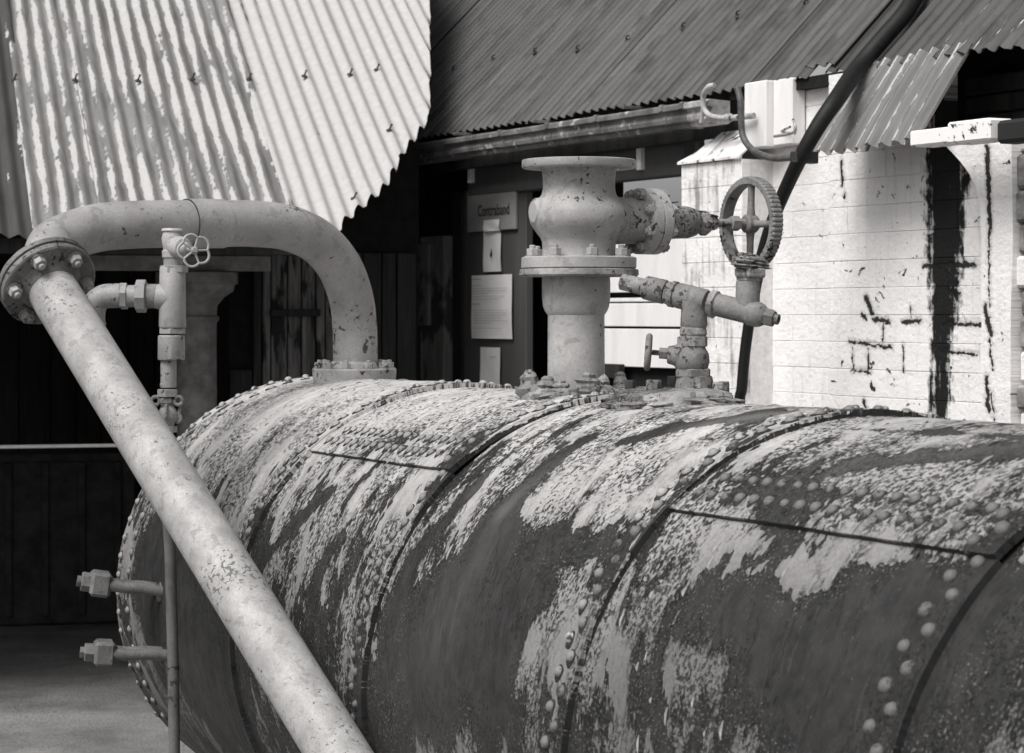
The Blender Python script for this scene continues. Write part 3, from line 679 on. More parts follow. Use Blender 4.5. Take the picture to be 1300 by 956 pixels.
# raised maker letters down the neck of the side branch, added below
def saddle(parent, s0, al0, rs, ra, h, mat, name, jit=.06, n=40):
    mb = MB(); ps = []; fs = []
    rows = [(1.06, -.004), (1.05, h*.55), (1.0, h), (.85, h*1.08), (.0, h*1.15)]
    for (f, hh) in rows:
        for k in range(n):
            a = 2*PI*k/n; q = f*(1+random.uniform(-jit, jit)*(1 if f > .9 else .3)); s = s0+rs*q*math.cos(a); al = al0+ra*q*math.sin(a)/R
            ps.append(S(s, al, R+.009+hh+random.uniform(-.002, .002)))
    for i in range(len(rows)-1):
        for k in range(n): fs.append([i*n+k, i*n+(k+1) % n, (i+1)*n+(k+1) % n, (i+1)*n+k])
    mb.add(ps, fs); return mb.build(name, mat, parent, 30, fix=False)
saddle(vv, -.656, PI/2-.01, .150, .150, .016, CRUST, 'base_flange', .07)
def lump(parent, p, r, h, mat, name='nut', n=9):
    mb = MB(); hh = 0; pr_ = []
    m = random.randint(8, 11)
    for i in range(m):
        f = i/(m-1); w_ = 1.25 if f < .35 else (.95 if f < .75 else .6)
        pr_.append((h*f, r*w_*random.uniform(.80, 1.15)*(1 if i < m-1 else .5)))
    mb.lathe(p, V((random.uniform(-.12, .12), random.uniform(-.12, .12), 1)), pr_, n+3, jit=.16); return mb.build(name, mat, parent, 25)
for (u, v, dy, r, h) in ((674, 503, -.02, .030, .075), (694, 506, -.09, .030, .062), (712, 500, -.11, .026, .040), (746, 503, -.13, .034, .066), (766, 498, -.06, .020, .050), (788, 498, .02, .024, .058), (727, 506, -.12, .024, .03), (703, 497, .07, .022, .05)):
    lump(vv, W(u, v, YV+dy), r, h, CRUST if u != 674 else OLD)
for i in range(46):
    a = random.uniform(PI, 2*PI+.4); p = V((VB.x, YV, vz(505)))+V((math.cos(a), math.sin(a), 0))*random.uniform(.083, .135); p.z = vz(503)-.004
    lump(vv, p, random.uniform(.010, .024), random.uniform(.010, .030), CRUST, 'rust_lump', 7)
# side branch, bonnet and handwheel
ab = V((.866, .5, 0)).normalized(); c0 = V((cx, YV, vz(279)))
def BX(d, dz=0): return c0+ab*d+Z*dz
mb = MB(); mb.lathe(BX(0), ab, [(.0, .070), (.08, .0685), (.15, .066), (.205, .066)], 44); mb.build('side_branch', VALVE, vv)
mb = MB(); mb.lathe(BX(.195), ab, [(0, .090), (.002, .094), (.030, .094), (.032, .092)], 48); mb.build('bonnet_flange', VALVE, vv)
mb = MB(); mb.lathe(BX(.229), ab, [(0, .091), (.002, .094), (.028, .094), (.034, .088), (.036, .06)], 48, jit=.003); mb.build('bonnet_flange', VALVE, vv)
for p in ringpts(BX(.195), ab, .080, 8, .39): bolt(vv, p, -ab, .013, .014, VALVE)
for p in ringpts(BX(.262), ab, .080, 8, .39): bolt(vv, p, ab, .012, .012, VALVE)
mb = MB(); mb.lathe(BX(.262), ab, [(0, .056), (.02, .049), (.055, .047), (.10, .046), (.125, .040), (.14, .028), (.155, .026)], 36, jit=.012); mb.build('bonnet', CRUST, vv)
mb = MB(); mb.box(BX(.285, .052), (V((.9, .4, .12)).normalized(), V((-.4, .9, 0)).normalized(), V((-.12, 0, 1))), (.035, .022, .0016)); mb.build('torn_metal', PIT, vv, 0)
mb = MB(); mb.lathe(BX(.40), ab, [(0, .030), (.012, .036), (.030, .036), (.034, .024), (.06, .022)], 8, jit=.06); mb.build('gland', CRUST, vv, 25)
mb = MB(); mb.box(BX(.425, .027), (V((.95, .2, -.25)).normalized(), V((-.2, .95, 0)).normalized(), V((.25, 0, .95)).normalized()), (.038, .016, .002)); mb.build('gland_strap', PIT, vv, 0)
mb = MB(); mb.cyl(BX(.40), BX(.60), .0125, 16); mb.build('stem', OLD, vv)
mb = MB(); mb.hexn(BX(.515), BX(.545), .022, .2); mb.build('stem_nut', OLD, vv, 30)
wc = BX(.588); Mw = frame(wc, ab, Z); RW = .128
mb = MB(); mb.lathe(wc-ab*.022, ab, [(0, .022), (.005, .027), (.035, .027), (.044, .019)], 20)
for j in range(4):
    a = j*PI/2+.04; d0 = Mw.to_3x3() @ V((math.cos(a), math.sin(a), 0)); sd_ = ab.cross(d0)
    mb.lathe(wc+d0*.018, d0, [(0, .014), (.03, .0105), (RW-.045, .010), (RW-.022, .015)], 12)
mb.build('wheel_spokes', WHEEL, vv, 40)
mb = MB(); nR = 180; ps = []; fs = []
sec = [(-.019, -.011), (-.019, .006), (-.013, .010), (.013, .010), (.019, .006), (.019, -.011)]
for i in range(nR):
    a = 2*PI*i/nR; notch = -.0035 if i % 3 == 0 else 0
    for (h, rr_) in sec:
        r_ = RW+rr_+(notch if rr_ > 0 else 0); ps.append(Mw @ V((math.cos(a)*r_, math.sin(a)*r_, h)))
for i in range(nR):
    for j in range(6): fs.append([i*6+j, i*6+(j+1) % 6, ((i+1) % nR)*6+(j+1) % 6, ((i+1) % nR)*6+j])
mb.add(ps, fs); mb.build('wheel_rim', WHEEL, vv, 28)
# cast letters
def text_mesh(txt, size, ext):
    cu = bpy.data.curves.new('t', 'FONT'); cu.body = txt; cu.size = size; cu.extrude = ext; cu.align_x = 'CENTER'; cu.align_y = 'CENTER'; cu.resolution_u = 3; cu.offset = .012*size if size > .5 else 0
    ob = bpy.data.objects.new('t', cu); COL.objects.link(ob); bpy.context.view_layer.update()
    me = bpy.data.meshes.new_from_object(ob.evaluated_get(bpy.context.evaluated_depsgraph_get())); bpy.data.objects.remove(ob); return me
me = text_mesh('AULEN', .026, .0)
xs = ab; mb = MB(); vsx = [v.co.copy() for v in me.vertices]
rb = .0668
# letters stand on the branch, reading downwards: text x runs round the branch, text y runs back along it
nb_ = ab.cross(Z).normalized()            # horizontal normal of the branch facing the camera
if nb_.dot(CAM-c0) < 0: nb_ = -nb_
def letter_pt(co, h):
    a = -(co.x+.003)/rb+.12; return BX(.135+co.y)+(nb_*math.cos(a)+Z*math.sin(a))*(rb+.0005+h)
fs = [list(p.vertices) for p in me.polygons]; n0 = len(vsx)
ps = [letter_pt(c, -.002) for c in vsx]+[letter_pt(c, .0028) for c in vsx]
edges = {}
for f in fs:
    for i in range(len(f)):
        e = (f[i], f[(i+1) % len(f)]); edges[e] = 1
F2 = [[i+n0 for i in f] for f in fs]
for (a, b) in edges:
    if (b, a) not in edges: F2.append([a, b, b+n0, a+n0])
mb.add(ps, F2); mb.build('cast_lettering', VALVE, vv, 20)

# ================================================================== RIGHT-HAND RELIEF VALVE ASSEMBLY
YR = 6.08; kr = YR/F
def RX(u, v, dy=0): return W(u, v, YR+dy)
rvv = thing('relief_valve', RX(878, 497), 'chipped grey valve with slanting cross pipe, right of the big stop valve', 'valve')
s_, a_ = (RX(868, 505)-A0).dot(D), PI/2
saddle(rvv, s_-.0, PI/2-.02, .20, .125, .024, CRUST, 'saddle_flange', .05, 48)
saddle(rvv, s_-.0, PI/2-.02, .23, .15, .008, CRUST, 'gasket', .09, 48)
for (u, v, dy, hx) in ((830, 497, .0, 1), (854, 492, .10, 0), (919, 499, .06, 0), (915, 500, -.08, 1), (800, 497, .1, 0)):
    p = RX(u, v, dy); mb = MB(); mb.hexn(p-Z*.012, p+Z*.030, .021 if hx else .015, random.random(), .004, 8); mb.build('nut', CRUST if hx else DARKM, rvv, 25)
mb = MB(); mb.lathe(RX(882, 500), Z, [(0, 33*kr), (6*kr, 33*kr), (8*kr, 26*kr), (22*kr, 23*kr), (24*kr, 18*kr)], 8, jit=.02, ang0=.2); mb.build('neck', OLD, rvv, 25)
mb = MB(); mb.hexn(RX(880, 479), RX(880, 468), 24*kr, .35, .003, 6); mb.build('hex_base', OLD, rvv, 25)
mb = MB(); mb.lathe(RX(878, 471), Z, [(0, 17*kr), (4*kr, 21*kr), (12*kr, 23*kr), (22*kr, 22*kr), (29*kr, 18*kr), (33*kr, 17*kr)], 32); mb.build('valve_body', OLD, rvv)
mb = MB(); mb.hexn(RX(879, 440), RX(879, 427), 19.5*kr, .1, .002, 8); mb.build('collar', CRUST, rvv, 25)
mb = MB(); mb.lathe(RX(880, 427), Z, [(0, 16*kr), (3*kr, 17.5*kr), (9*kr, 17*kr), (13*kr, 15*kr)], 24, jit=.03); mb.build('ring', CRUST, rvv, 25)
mb = MB(); mb.lathe(RX(881, 416), Z, [(0, 16*kr), (3*kr, 17.5*kr), (18*kr, 16.5*kr), (34*kr, 16.5*kr)], 28); mb.build('stem_pipe', OLD, rvv)
QA = RX(795, 359, .09); QB = RX(985, 405, -.09); qd = (QB-QA).normalized(); QL = (QB-QA).length
def QX(f): return QA+(QB-QA)*f
def u2f(u): return (u-795)/190
mb = MB(); mb.hexn(QX(-.03), QX(u2f(807)), 11.5*kr, .3, .003, 8); mb.build('end_plug', OLD, rvv, 25)
mb = MB(); mb.cyl(QX(u2f(803)), QX(u2f(822)), 10.8*kr, 24); mb.build('nipple', OLD, rvv)
mb = MB(); mb.lathe(QX(u2f(819)), qd, [(0, 13*kr), (2*kr, 15.5*kr), (28*kr, 15.8*kr), (30*kr, 14.5*kr)], 32); mb.build('sleeve', OLD, rvv)
mb = MB(); mb.lathe(QX(u2f(848)), qd, [(0, 14.5*kr), (5*kr, 15*kr), (6*kr, 17*kr), (12*kr, 17*kr), (13*kr, 15*kr)], 28, jit=.03); mb.build('ring', CRUST, rvv, 25)
mb = MB(); mb.lathe(QX(u2f(860)), qd, [(0, 15*kr), (4*kr, 16.5*kr), (40*kr, 16.2*kr), (42*kr, 15*kr)], 32); mb.build('tee', OLD, rvv)
mb = MB(); mb.lathe(QX(u2f(903)), qd, [(0, 17*kr), (8*kr, 17.5*kr), (10*kr, 14*kr)], 24, jit=.05); mb.build('ring', CRUST, rvv, 25)
mb = MB(); mb.cyl(QX(u2f(908)), QX(u2f(955)), 14.6*kr, 28); mb.build('cross_pipe', OLD, rvv)
mb = MB(); mb.lathe(QX(u2f(950)), qd, [(0, 14*kr), (3*kr, 16*kr), (14*kr, 16*kr), (20*kr, 14*kr), (24*kr, 11*kr)], 28, jit=.02); mb.build('end_cap', OLD, rvv)
mb = MB(); mb.hexn(QX(u2f(968)), QX(u2f(983)), 11.5*kr, .3, .004, 6)
mb.lathe(QX(u2f(982)), qd, [(0, 7*kr), (7*kr, 6.8*kr), (7.2*kr, 4.5*kr), (2*kr, 4.3*kr)], 16, caps=False); mb.build('outlet_nozzle', FLANGE, rvv, 30)
mb = MB(); mb.lathe(RX(949, 393, -.05), V((.015, 0, 1)), [(0, 16*kr), (12*kr, 15.5*kr), (36*kr, 15*kr)], 28); mb.build('side_stub', OLD, rvv)
mb = MB(); mb.hexn(RX(951, 357, -.05), RX(951.5, 350, -.05), 17*kr, .2); mb.build('ring', OLD, rvv, 25)
mb = MB(); mb.hexn(RX(952, 352, -.05), RX(952.5, 340, -.05), 22*kr, .4, .005, 6); mb.build('hex_bush', CRUST, rvv, 25)
for i, (u, v, r, h) in enumerate(((944, 340, 12, 15), (957, 340, 15, 16), (966, 340, 9, 12), (950, 333, 10, 12), (941, 338, 7, 18))):
    lump(rvv, RX(u, v, -.05+random.uniform(-.02, .02)), r*kr, h*kr, CRUST, 'broken_casting', 8)
# small edge-on handwheel on its left
hx0 = RX(823, 447, .02); hd = (RX(860, 450)-hx0).normalized(); hd = (hd+V((0, .18, 0))).normalized()
mb = MB(); mb.lathe(RX(880, 453), -hd, [(0, 17*kr), (18*kr, 17*kr), (24*kr, 13*kr), (32*kr, 11*kr), (33*kr, 8*kr)], 20); mb.build('bonnet', OLD, rvv)
mb = MB(); mb.hexn(hx0+hd*14*kr, hx0+hd*25*kr, 7.5*kr, .3); mb.cyl(hx0, hx0+hd*30*kr, 3.4*kr, 12); mb.build('stem', OLD, rvv, 30)
Mh = frame(hx0, -hd, Z); ring = [Mh @ V((math.cos(a)*20*kr, math.sin(a)*20*kr, 0)) for a in np.linspace(0, 2*PI, 41)]
mb = MB(); mb.tube(ring, 4.2*kr, 10)
for j in range(4):
    a = j*PI/2+.3; mb.cyl(hx0, Mh @ V((math.cos(a)*19*kr, math.sin(a)*19*kr, 0)), 2.6*kr, 8)
mb.build('small_handwheel', OLD, rvv, 50)

# ================================================================== LONG BUILDING BEHIND: dark roof, gutter, timber front, whitewashed wall
def corr(name, O, e, gv_, a0, a1, lo, hi, mat, parent, pitch=.076, amp=.010, col=(1, 0, 0, 1), lift=0, nb=14, ripple=.004, label=None, wear=0):
    """corrugated sheet: O origin, e along the eaves, gv_ up the slope, lo/hi functions of distance along the eaves"""
    nrm = e.cross(gv_).normalized(); nrm = nrm if nrm.z > 0 else -nrm
    n = int((a1-a0)/pitch*8)+1; mb = MB(); uv = []; t = .0016
    sd = random.uniform(0, 99); rag = [random.uniform(-1, 1) for _ in range(n+1)]
    for layer in (0, 1):
        for i in range(n+1):
            a = a0+(a1-a0)*i/n; l, h = lo(a), hi(a); l += (.022*math.cos(2*PI*a/pitch) if lo(a) > .05 else 0); l += (.011*rag[i]+.012*math.sin(a*7+sd)*math.sin(a*19))*wear*(1 if lo(a) > .05 else .35)
            for j in range(nb+1):
                b = l+(h-l)*j/nb
                hgt = amp*math.cos(2*PI*a/pitch)+ripple*math.sin(b*1.7+sd)+ripple*.6*math.sin(a*2.1+b*.9+sd)
                if wear: hgt += .010*math.sin(a*8+sd)*math.exp(-(b-l)/.10)
                mb.v.append(O+e*a+gv_*b+nrm*(hgt+lift-t*layer*1.6)); uv.append((a/pitch, b))
    m = nb+1; off = (n+1)*m
    for i in range(n):
        for j in range(nb):
            a = i*m+j; mb.f.append([a, a+m, a+m+1, a+1]); a += off; mb.f.append([a, a+1, a+m+1, a+m])
        a = i*m; mb.f.append([a, a+off, a+m+off, a+m]); a = i*m+nb; mb.f.append([a, a+m, a+m+off, a+off])
    for i in (0, n):
        for j in range(nb): a = i*m+j; mb.f.append([a, a+1, a+1+off, a+off] if i == 0 else [a, a+off, a+1+off, a+1])
    mb.uv = uv; o = mb.build(name, mat, parent, 60, label=label, fix=False); o.color = col; return o
nl = MB(); nl.lathe((0, 0, 0), (0, 0, 1), [(-.004, .016), (.001, .014), (.004, .006)], 10); nl.lathe((0, 0, .003), (.35, .1, 1), [(0, .0045), (.022, .004), (.026, .007), (.029, .006)], 7)
NAIL = shared(nl, 'roof_nail', DARKM, 40)
nlb = MB(); nlb.lathe((0, 0, 0), (0, 0, 1), [(-.004, .020), (.001, .018), (.004, .008)], 10); nlb.tube([(0, 0, .002), (.008, .002, .016), (.024, .004, .024), (.040, .004, .020)], .0055, 7)
NAILB = shared(nlb, 'roof_nail', DARKM, 40)

PITCH = 1.0; gm = (NB*1.0+Z*PITCH).normalized(); nm = DB.cross(gm).normalized(); nm = nm if nm.z > 0 else -nm
bld = thing('long_building', WT(1.5, 1.6, 0), 'long low building with a dark corrugated roof behind the boiler, whitewashed at its right end', 'building')
def eave_t(u): p = plane_hit(u, 110, E0, NB); return (p-E0).dot(DB)
# sheets of the long roof
us = [180, 330, 430, 563, 675, 732, 790, 868, 950, 1022, 1046, 1128, 1188]
ts = [eave_t(u) for u in us]
shades = [1, 1, .8, .9, 1, 1, .85, 1, .95, 1, .35, .6]
for i in range(len(ts)-1):
    t0, t1 = ts[i]-.03, ts[i+1]+.03
    lo_ = (lambda dd: (lambda a: -.03+dd))(random.uniform(-.012, .012)+(.05 if i == 10 else 0)+(.07 if i == 9 else 0))
    corr('roof_sheet', E0, DB, gm, t0, t1, lo_, lambda a: 5.5, ROOFD, bld, amp=.0095, col=(shades[i], (.12 if i < 9 else .0), 0, 1), lift=.003*(i % 2)+(-.012 if i == 10 else 0), ripple=.003)
t0 = eave_t(1188); corr('roof_sheet', E0, DB, gm, t0, t0+1.3, lambda a: -.06, lambda a: 5.5, ROOFD, bld, amp=.011, col=(.9, .62, 0, 1), lift=.020, wear=1, label='lighter right-hand roof sheet with white peeling paint on its lower edge')
for (u, v) in ((577, 90), (627, 77), (680, 68), (734, 65), (797, 53), (868, 37), (937, 22), (1023, 9)):
    p = plane_hit(u, v, E0, nm); inst('roof_nail', NAILB, bld, frame(p+nm*.010, nm, DB+gm*.3) @ Matrix.Scale(.75, 4))
# far slope, so that the inside stays dark
rt = 5.5
pk = lambda t, b: E0+DB*t+gm*b
mb = MB(); pts = [pk(-3, rt), pk(6, rt), pk(6, rt)+NB*4-Z*4, pk(-3, rt)+NB*4-Z*4]; mb.prism(pts, nm*-.02); mb.build('roof_slope', ROOFD, bld, 0)
TW0, TW1 = -3.2, eave_t(866)
ez = E0.z
def wbox(mb, t0, t1, o0, o1, z0, z1, b=0):
    c = WT((t0+t1)/2, (o0+o1)/2, (z0+z1)/2)
    (mb.bevbox(c, (DB, NB, Z), ((t1-t0)/2, (o1-o0)/2, (z1-z0)/2), b) if b else mb.box(c, (DB, NB, Z), ((t1-t0)/2, (o1-o0)/2, (z1-z0)/2)))
def wb(u0, u1, v0, v1, o0, o1):              # a block on the front given by its picture extent, at depth o0..o1 behind the eaves
    t0, _ = wall(u0, 300, o0); t1, _ = wall(u1, 300, o0); um = (u0+u1)/2
    _, za = wall(um, v0, o0); _, zb = wall(um, v1, o0); return (t0, t1, o0, o1, zb, za)
# timber front: tall dark boards
t_l, t_r = eave_t(440), wall(690, 300, .55)[0]
mb = MB(); wbox(mb, -3.2, wall(770, 300, .62)[0], .66, .72, 0, ez+.55); mb.build('backing_wall', BLACK, bld, 0)
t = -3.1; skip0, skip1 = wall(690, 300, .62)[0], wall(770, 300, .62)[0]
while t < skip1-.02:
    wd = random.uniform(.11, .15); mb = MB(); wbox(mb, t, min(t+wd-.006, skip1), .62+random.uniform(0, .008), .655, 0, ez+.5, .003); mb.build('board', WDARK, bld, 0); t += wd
# weathered bare post and the grey door panel with its sign
mb = MB(); a = wb(533, 563, 300, 500, .30, .40); wbox(mb, a[0], a[1], .30, .40, .0, a[5], .006)
mb.build('weathered_post', WPALE, bld, 0)
mb = MB(); a = wb(521, 545, 310, 413, .285, .30); wbox(mb, a[0], a[1], .280, .2995, a[4], a[5], .004); mb.build('split_board', WPALE, bld, 0)
mb = MB(); a = wb(480, 500, 300, 500, .58, .615); wbox(mb, a[0], a[1], .58, .615, 0, a[5], .004); mb.build('board', WSHED, bld, 0)
a = wb(589, 668, 238, 520, .15, .19); door = MB(); wbox(door, a[0], a[1], .15, .19, 0, a[5], .004); door.build('grey_door', WMID, bld, 0)
mb = MB(); a2 = wb(574, 590, 235, 520, .14, .23); wbox(mb, a2[0], a[0]-.002, .14, .23, 0, a[5], .004); mb.build('door_post', WDARK, bld, 0)
# lintel and fascia under the gutter, rafter feet
mb = MB(); a = wb(596, 870, 205, 236, .14, .20); wbox(mb, a[0], a[1], .128, .20, a[4]-.0, a[5]+.2, .005); mb.build('lintel', WMID, bld, 0)
mb = MB(); wbox(mb, -3.2, eave_t(945), .07, .10, ez-.20, ez-.0, .003); mb.build('eaves_strip', WDARK, bld, 0)
for (u0, u1, v0, v1) in ((592, 598, 200, 232), (806, 811, 186, 216), (880, 887, 178, 205)):
    a = wb(u0, u1, v0, v1, .10, .2); mb = MB(); wbox(mb, a[0], a[0]+.040, .105, .135, a[4], a[5]+.02, .003); mb.build('rafter_foot', WWHITE if u0 < 850 else WMID, bld, 0)
t = -3.0
# hatch seen between the valve and the pier: white boards with dark gaps
for (v0, v1) in ((306, 371), (378, 383), (385, 414.5), (417.5, 466)):
    a = wb(752, 866, v0, v1, .12, .15); mb = MB(); wbox(mb, a[0], a[1], .12, .14, a[4], a[5], .002); mb.build('hatch_board', WWHITE, bld, 0)
mb = MB(); a = wb(745, 870, 300, 520, .16, .18); wbox(mb, a[0], a[1]+.1, .16, .19, 0, a[5], .0); mb.build('hatch_backing', BLACK, bld, 0)
mb = MB(); a = wb(755, 785, 462, 480, .08, .115); wbox(mb, a[0], a[1], .08, .115, a[4], a[5], .003); mb.build('hatch_stop', WDARK, bld, 0)
# roof structure to the far right: dark timber in the gap over the beam
mb = MB(); a = wb(1225, 1420, 60, 190, .30, .4); wbox(mb, a[0]-.1, a[1]+.5, .32, .40, a[4]-.4, a[5]+.3); mb.build('backing_wall', BLACK, bld, 0)
for (v0, v1) in ((84, 108), (110, 134), (136, 160)):
    a = wb(1215, 1420, v0, v1, .22, .3); mb = MB(); wbox(mb, a[0], a[1]+.3, .24+random.uniform(0, .02), .30, a[4], a[5], .006); mb.build('timber_baulk', WDARK, bld, 0)
# ---- whitewashed brick wall
CH, BL = .104, .248
tW0 = wall(945, 400, .06)[0]; tW1 = wall(1068, 400, .06)[0]; tW2 = wall(1330, 400, .0)[0]
zt = ez-.02
bm_ = MB(); bm_.bevbox((0, 0, 0), (V((1, 0, 0)), V((0, 1, 0)), V((0, 0, 1))), (.5, .5, .5), .012)
def brickmesh(): 
    m = MB(); L_, H_, T_ = BL/2-.0008, CH/2-.0009, .02
    pts = []
    for (sx_, sz, yy) in ((1, 1, 0), (1, 1, 1)):
        pass
    b = .0018
    P = [(-L_, T_, -H_), (L_, T_, -H_), (L_, T_, H_), (-L_, T_, H_), (-L_, -T_+b, -H_), (L_, -T_+b, -H_), (L_, -T_+b, H_), (-L_, -T_+b, H_),
         (-L_+b, -T_, -H_+b), (L_-b, -T_, -H_+b), (L_-b, -T_, H_-b), (-L_+b, -T_, H_-b)]
    m.add([V(p) for p in P], [[0, 1, 2, 3], [0, 4, 5, 1], [1, 5, 6, 2], [2, 6, 7, 3], [3, 7, 4, 0], [4, 8, 9, 5], [5, 9, 10, 6], [6, 10, 11, 7], [7, 11, 8, 4], [8, 11, 10, 9]]); return m
BRM = shared(brickmesh(), 'brick', BRICK, 0)
Rw = Matrix((DB, NB, Z)).transposed().to_4x4()
def bricks(t0, t1, off, z0, z1, parent, spall=0, run=0, par=0):
    r = 0; z = z0
    nrow = int((z1-z0)/CH)
    for r in range(nrow):
        z = z0+CH*(r+.5); t = t0-(BL/2 if r % 2 else 0)
        while t < t1-.01:
            a, b = max(t, t0), min(t+BL, t1)
            if b-a > .03:
                M_ = Rw.copy(); M_.translation = WT((a+b)/2, off+.02+random.uniform(-.001, .001), z)
                o = inst('brick', BRM, parent, M_ @ Matrix.Diagonal(((b-a)/BL, 1, 1, 1))); o.color = (spall*random.uniform(.3, 1.1), run, 1 if off > -.05 else 0, 1)
            t += BL
ZB = 1.06
def courses_z(zs): return zs
tWm = wall(1188, 400, .0)[0]; zlow = wall(1250, 176, 0)[1]
for (a, b, off, top) in ((tW0, tW1, .05, zt), (tW1, tWm, .0, zt), (tWm, tW2, .0, zlow)):
    nr = int((zt-ZB)/CH); z0 = zt-nr*CH; zz_ = z0+CH*int((top-z0)/CH+.01)
    bricks(a, b, off, z0, zz_+.001, bld, 0 if off else .22)
    mb = MB(); wbox(mb, a+.001, b-.001, off+.004, off+.10, z0, zz_); o = mb.build('wall_core', BRICK, bld, 0); o.color = (0, 0, 1 if off < .03 else 0, 1)
    mb = MB(); wbox(mb, a+.001, b-.001, off, off+.34, 0, z0-.002); mb.build('wall_base', BRICK, bld, 0)
# upper part of the right-hand wall lies further back under the little canopy
# pier with sloping cap between hatch and wall
tp0, tp1 = wall(865, 350, -.10)[0], wall(942, 350, -.10)[0]
zc_ = wall(900, 206, -.10)[1]
nr = int((zc_-ZB)/CH); bricks(tp0, tp1, -.10, zc_-nr*CH, zc_, bld, .0, 1.0)
mb = MB(); wbox(mb, tp0+.001, tp1-.001, -.0925, .34, zc_-nr*CH, zc_-.001); mb.build('pier_core', JOINT, bld, 0)
mb = MB(); wbox(mb, tp0, tp1, -.10, .34, 0, zc_-nr*CH-.002); mb.build('pier_base', BRICK, bld, 0)
mb = MB(); h_ = wall(925, 166, .02)[1]-zc_
pts = [WT(tp0-.01, -.115, zc_+.002), WT(tp0-.01, -.115, zc_+.012), WT(tp0+.02, -.05, zc_+.05), WT(tp0+.10, .04, zc_+h_), WT(tp1, .045, zc_+h_), WT(tp1, -.115, zc_+.012), WT(tp1, -.115, zc_+.002), WT(tp0, .045, zc_+.002)]
mb.add(pts, [[0, 6, 5, 1], [1, 5, 2], [5, 4, 3, 2], [0, 1, 2, 3, 7], [0, 7, 6], [6, 7, 3, 4], [4, 5, 6]]); o = mb.build('pier_cap', BRICK, bld, 0); o.color = (.5, 1.3, 0, 1)
mb = MB(); wbox(mb, tW0-.02, eave_t(1200), -.0, .045, ez-.06, ez-.014); mb.build('eaves_strip', BLACK, bld, 0)  # added black strip, painting in the shade under the sheet ends
mb = MB(); wbox(mb, tp1-.16, tW0, .048, .34, zc_+.002, zt); o = mb.build('wall_return', BRICK, bld, 0)
# curved bracket block on the far right, joint beside it, then rough stone
def WPt(u, v, off): t_, z_ = wall(u, v, off); return WT(t_, off, z_)
out = [(1197, 182), (1208, 193), (1219, 205), (1230, 220), (1239, 238), (1244, 262), (1246, 300), (1246, 400), (1246, 545), (1246, 640), (1283, 640), (1283, 400), (1286, 300), (1284, 182)]
mb = MB(); mb.prism([WPt(u, v, -.11) for u, v in out], NB*.12); o = mb.build('curved_bracket', BRICK, bld, 50); o.color = (.1, 0, 1, 1)
mb = MB(); a = wb(1290, 1420, 182, 640, -.09, .3); 
z = a[4]-.4
while z < a[5]:
    h = random.uniform(.09, .15); t = a[0]+random.uniform(0, .01)
    while t < a[1]:
        wd = random.uniform(.10, .26); m2 = MB(); wbox(m2, t, min(t+wd-.008, a[1]+.1), -.09+random.uniform(-.012, .012), .05, z, min(z+h-.008, a[5]), .010)
        m2.build('stone', STONE if random.random() < .45 or z > a[5]-.3 else BRICK, bld, 0); t += wd
    z += h
mb = MB(); wbox(mb, a[0]-.03, a[1], -.05, .12, 0, a[5]); mb.build('wall_core', BLACK, bld, 0)
# beam with peeling white paint
mb = MB(); p0, p1 = wall(1153, 174, -.33), wall(1257, 169, -.33)
zb0 = wall(1170, 184, -.33)[1]; zb1 = wall(1170, 163, -.33)[1]
tm = wall(1203, 170, -.33)[0]
wbox(mb, p0[0], tm-.002, -.325, -.22, zb0-.002, zb1-.004, .006); o = mb.build('beam_end', BEAM, bld, 0); o.color = (.72, 0, 0, 1)
mb = MB(); wbox(mb, tm, p1[0], -.335, -.23, zb0-.008, zb1+.010, .008); o = mb.build('beam', BEAM, bld, 0); o.color = (.66, 0, 0, 1)
mb = MB(); wbox(mb, p1[0]+.002, p1[0]+1.2, -.31, -.22, zb0-.02, zb1+.0, .012); o = mb.build('beam', BEAM, bld, 0); o.color = (.12, 0, 0, 1)
# little corrugated canopy
gc = (NB*.58+Z*.815).normalized()
Cb = WPt(1027, 195, -.27); tC0 = 0.0; tC1 = wall(1166, 200, -.27)[0]-wall(1027, 195, -.27)[0]
can = thing('corrugated_canopy', Cb, 'short pale corrugated canopy tucked under the right end of the dark roof', 'canopy')
corr('canopy_sheet', Cb, DB, gc, 0, tC1*.52, lambda a: .0, lambda a: .43, ROOFL, can, amp=.016, col=(.60, .35, 0, 1), wear=1)
corr('canopy_sheet', Cb, DB, gc, tC1*.50, tC1, lambda a: .004, lambda a: .43, ROOFL, can, amp=.016, col=(.54, .4, 0, 1), lift=.006, wear=1)
# ---- gutter
gut = thing('ogee_gutter', WT(eave_t(700), -.08, ez-.12), 'old cast ogee gutter hung under the dark roof, patchy and stained', 'gutter')
GP = [(-.02, -.035), (-.125, -.030), (-.128, -.045), (-.112, -.052), (-.108, -.062), (-.118, -.075), (-.122, -.092), (-.112, -.108), (-.092, -.118), (-.094, -.124), (-.080, -.135), (-.030, -.137), (-.02, -.130)]
GP = [(-.02, -.045), (-.120, -.040), (-.127, -.047), (-.127, -.066), (-.108, -.072), (-.104, -.084), (-.110, -.100), (-.106, -.116), (-.088, -.124), (-.090, -.129), (-.082, -.142), (-.03, -.142), (-.02, -.135)]
def gsec(t0, t1, dz=0, sc=1.0, name='gutter_section', mat=None):
    mb = MB(); n = len(GP); ps = []
    cx_, cz = -.07, -.09
    for t in (t0, t1):
        for (o_, z_) in GP: ps.append(WT(t, cx_+(o_-cx_)*sc, ez-.022+cz+(z_-cz)*sc+dz))
    mb.add(ps, [[i, (i+1) % n, n+(i+1) % n, n+i] for i in range(n)]+[list(range(n))[::-1], [n+i for i in range(n)]])
    return mb.build(name, mat or GUT, gut, 25)
gs = [wall(u, 160, -.1)[0] for u in (511, 640, 700, 762, 846, 872)]
for i in range(len(gs)-1): gsec(gs[i]+.002, gs[i+1]-.002, -.0015*(i % 2))
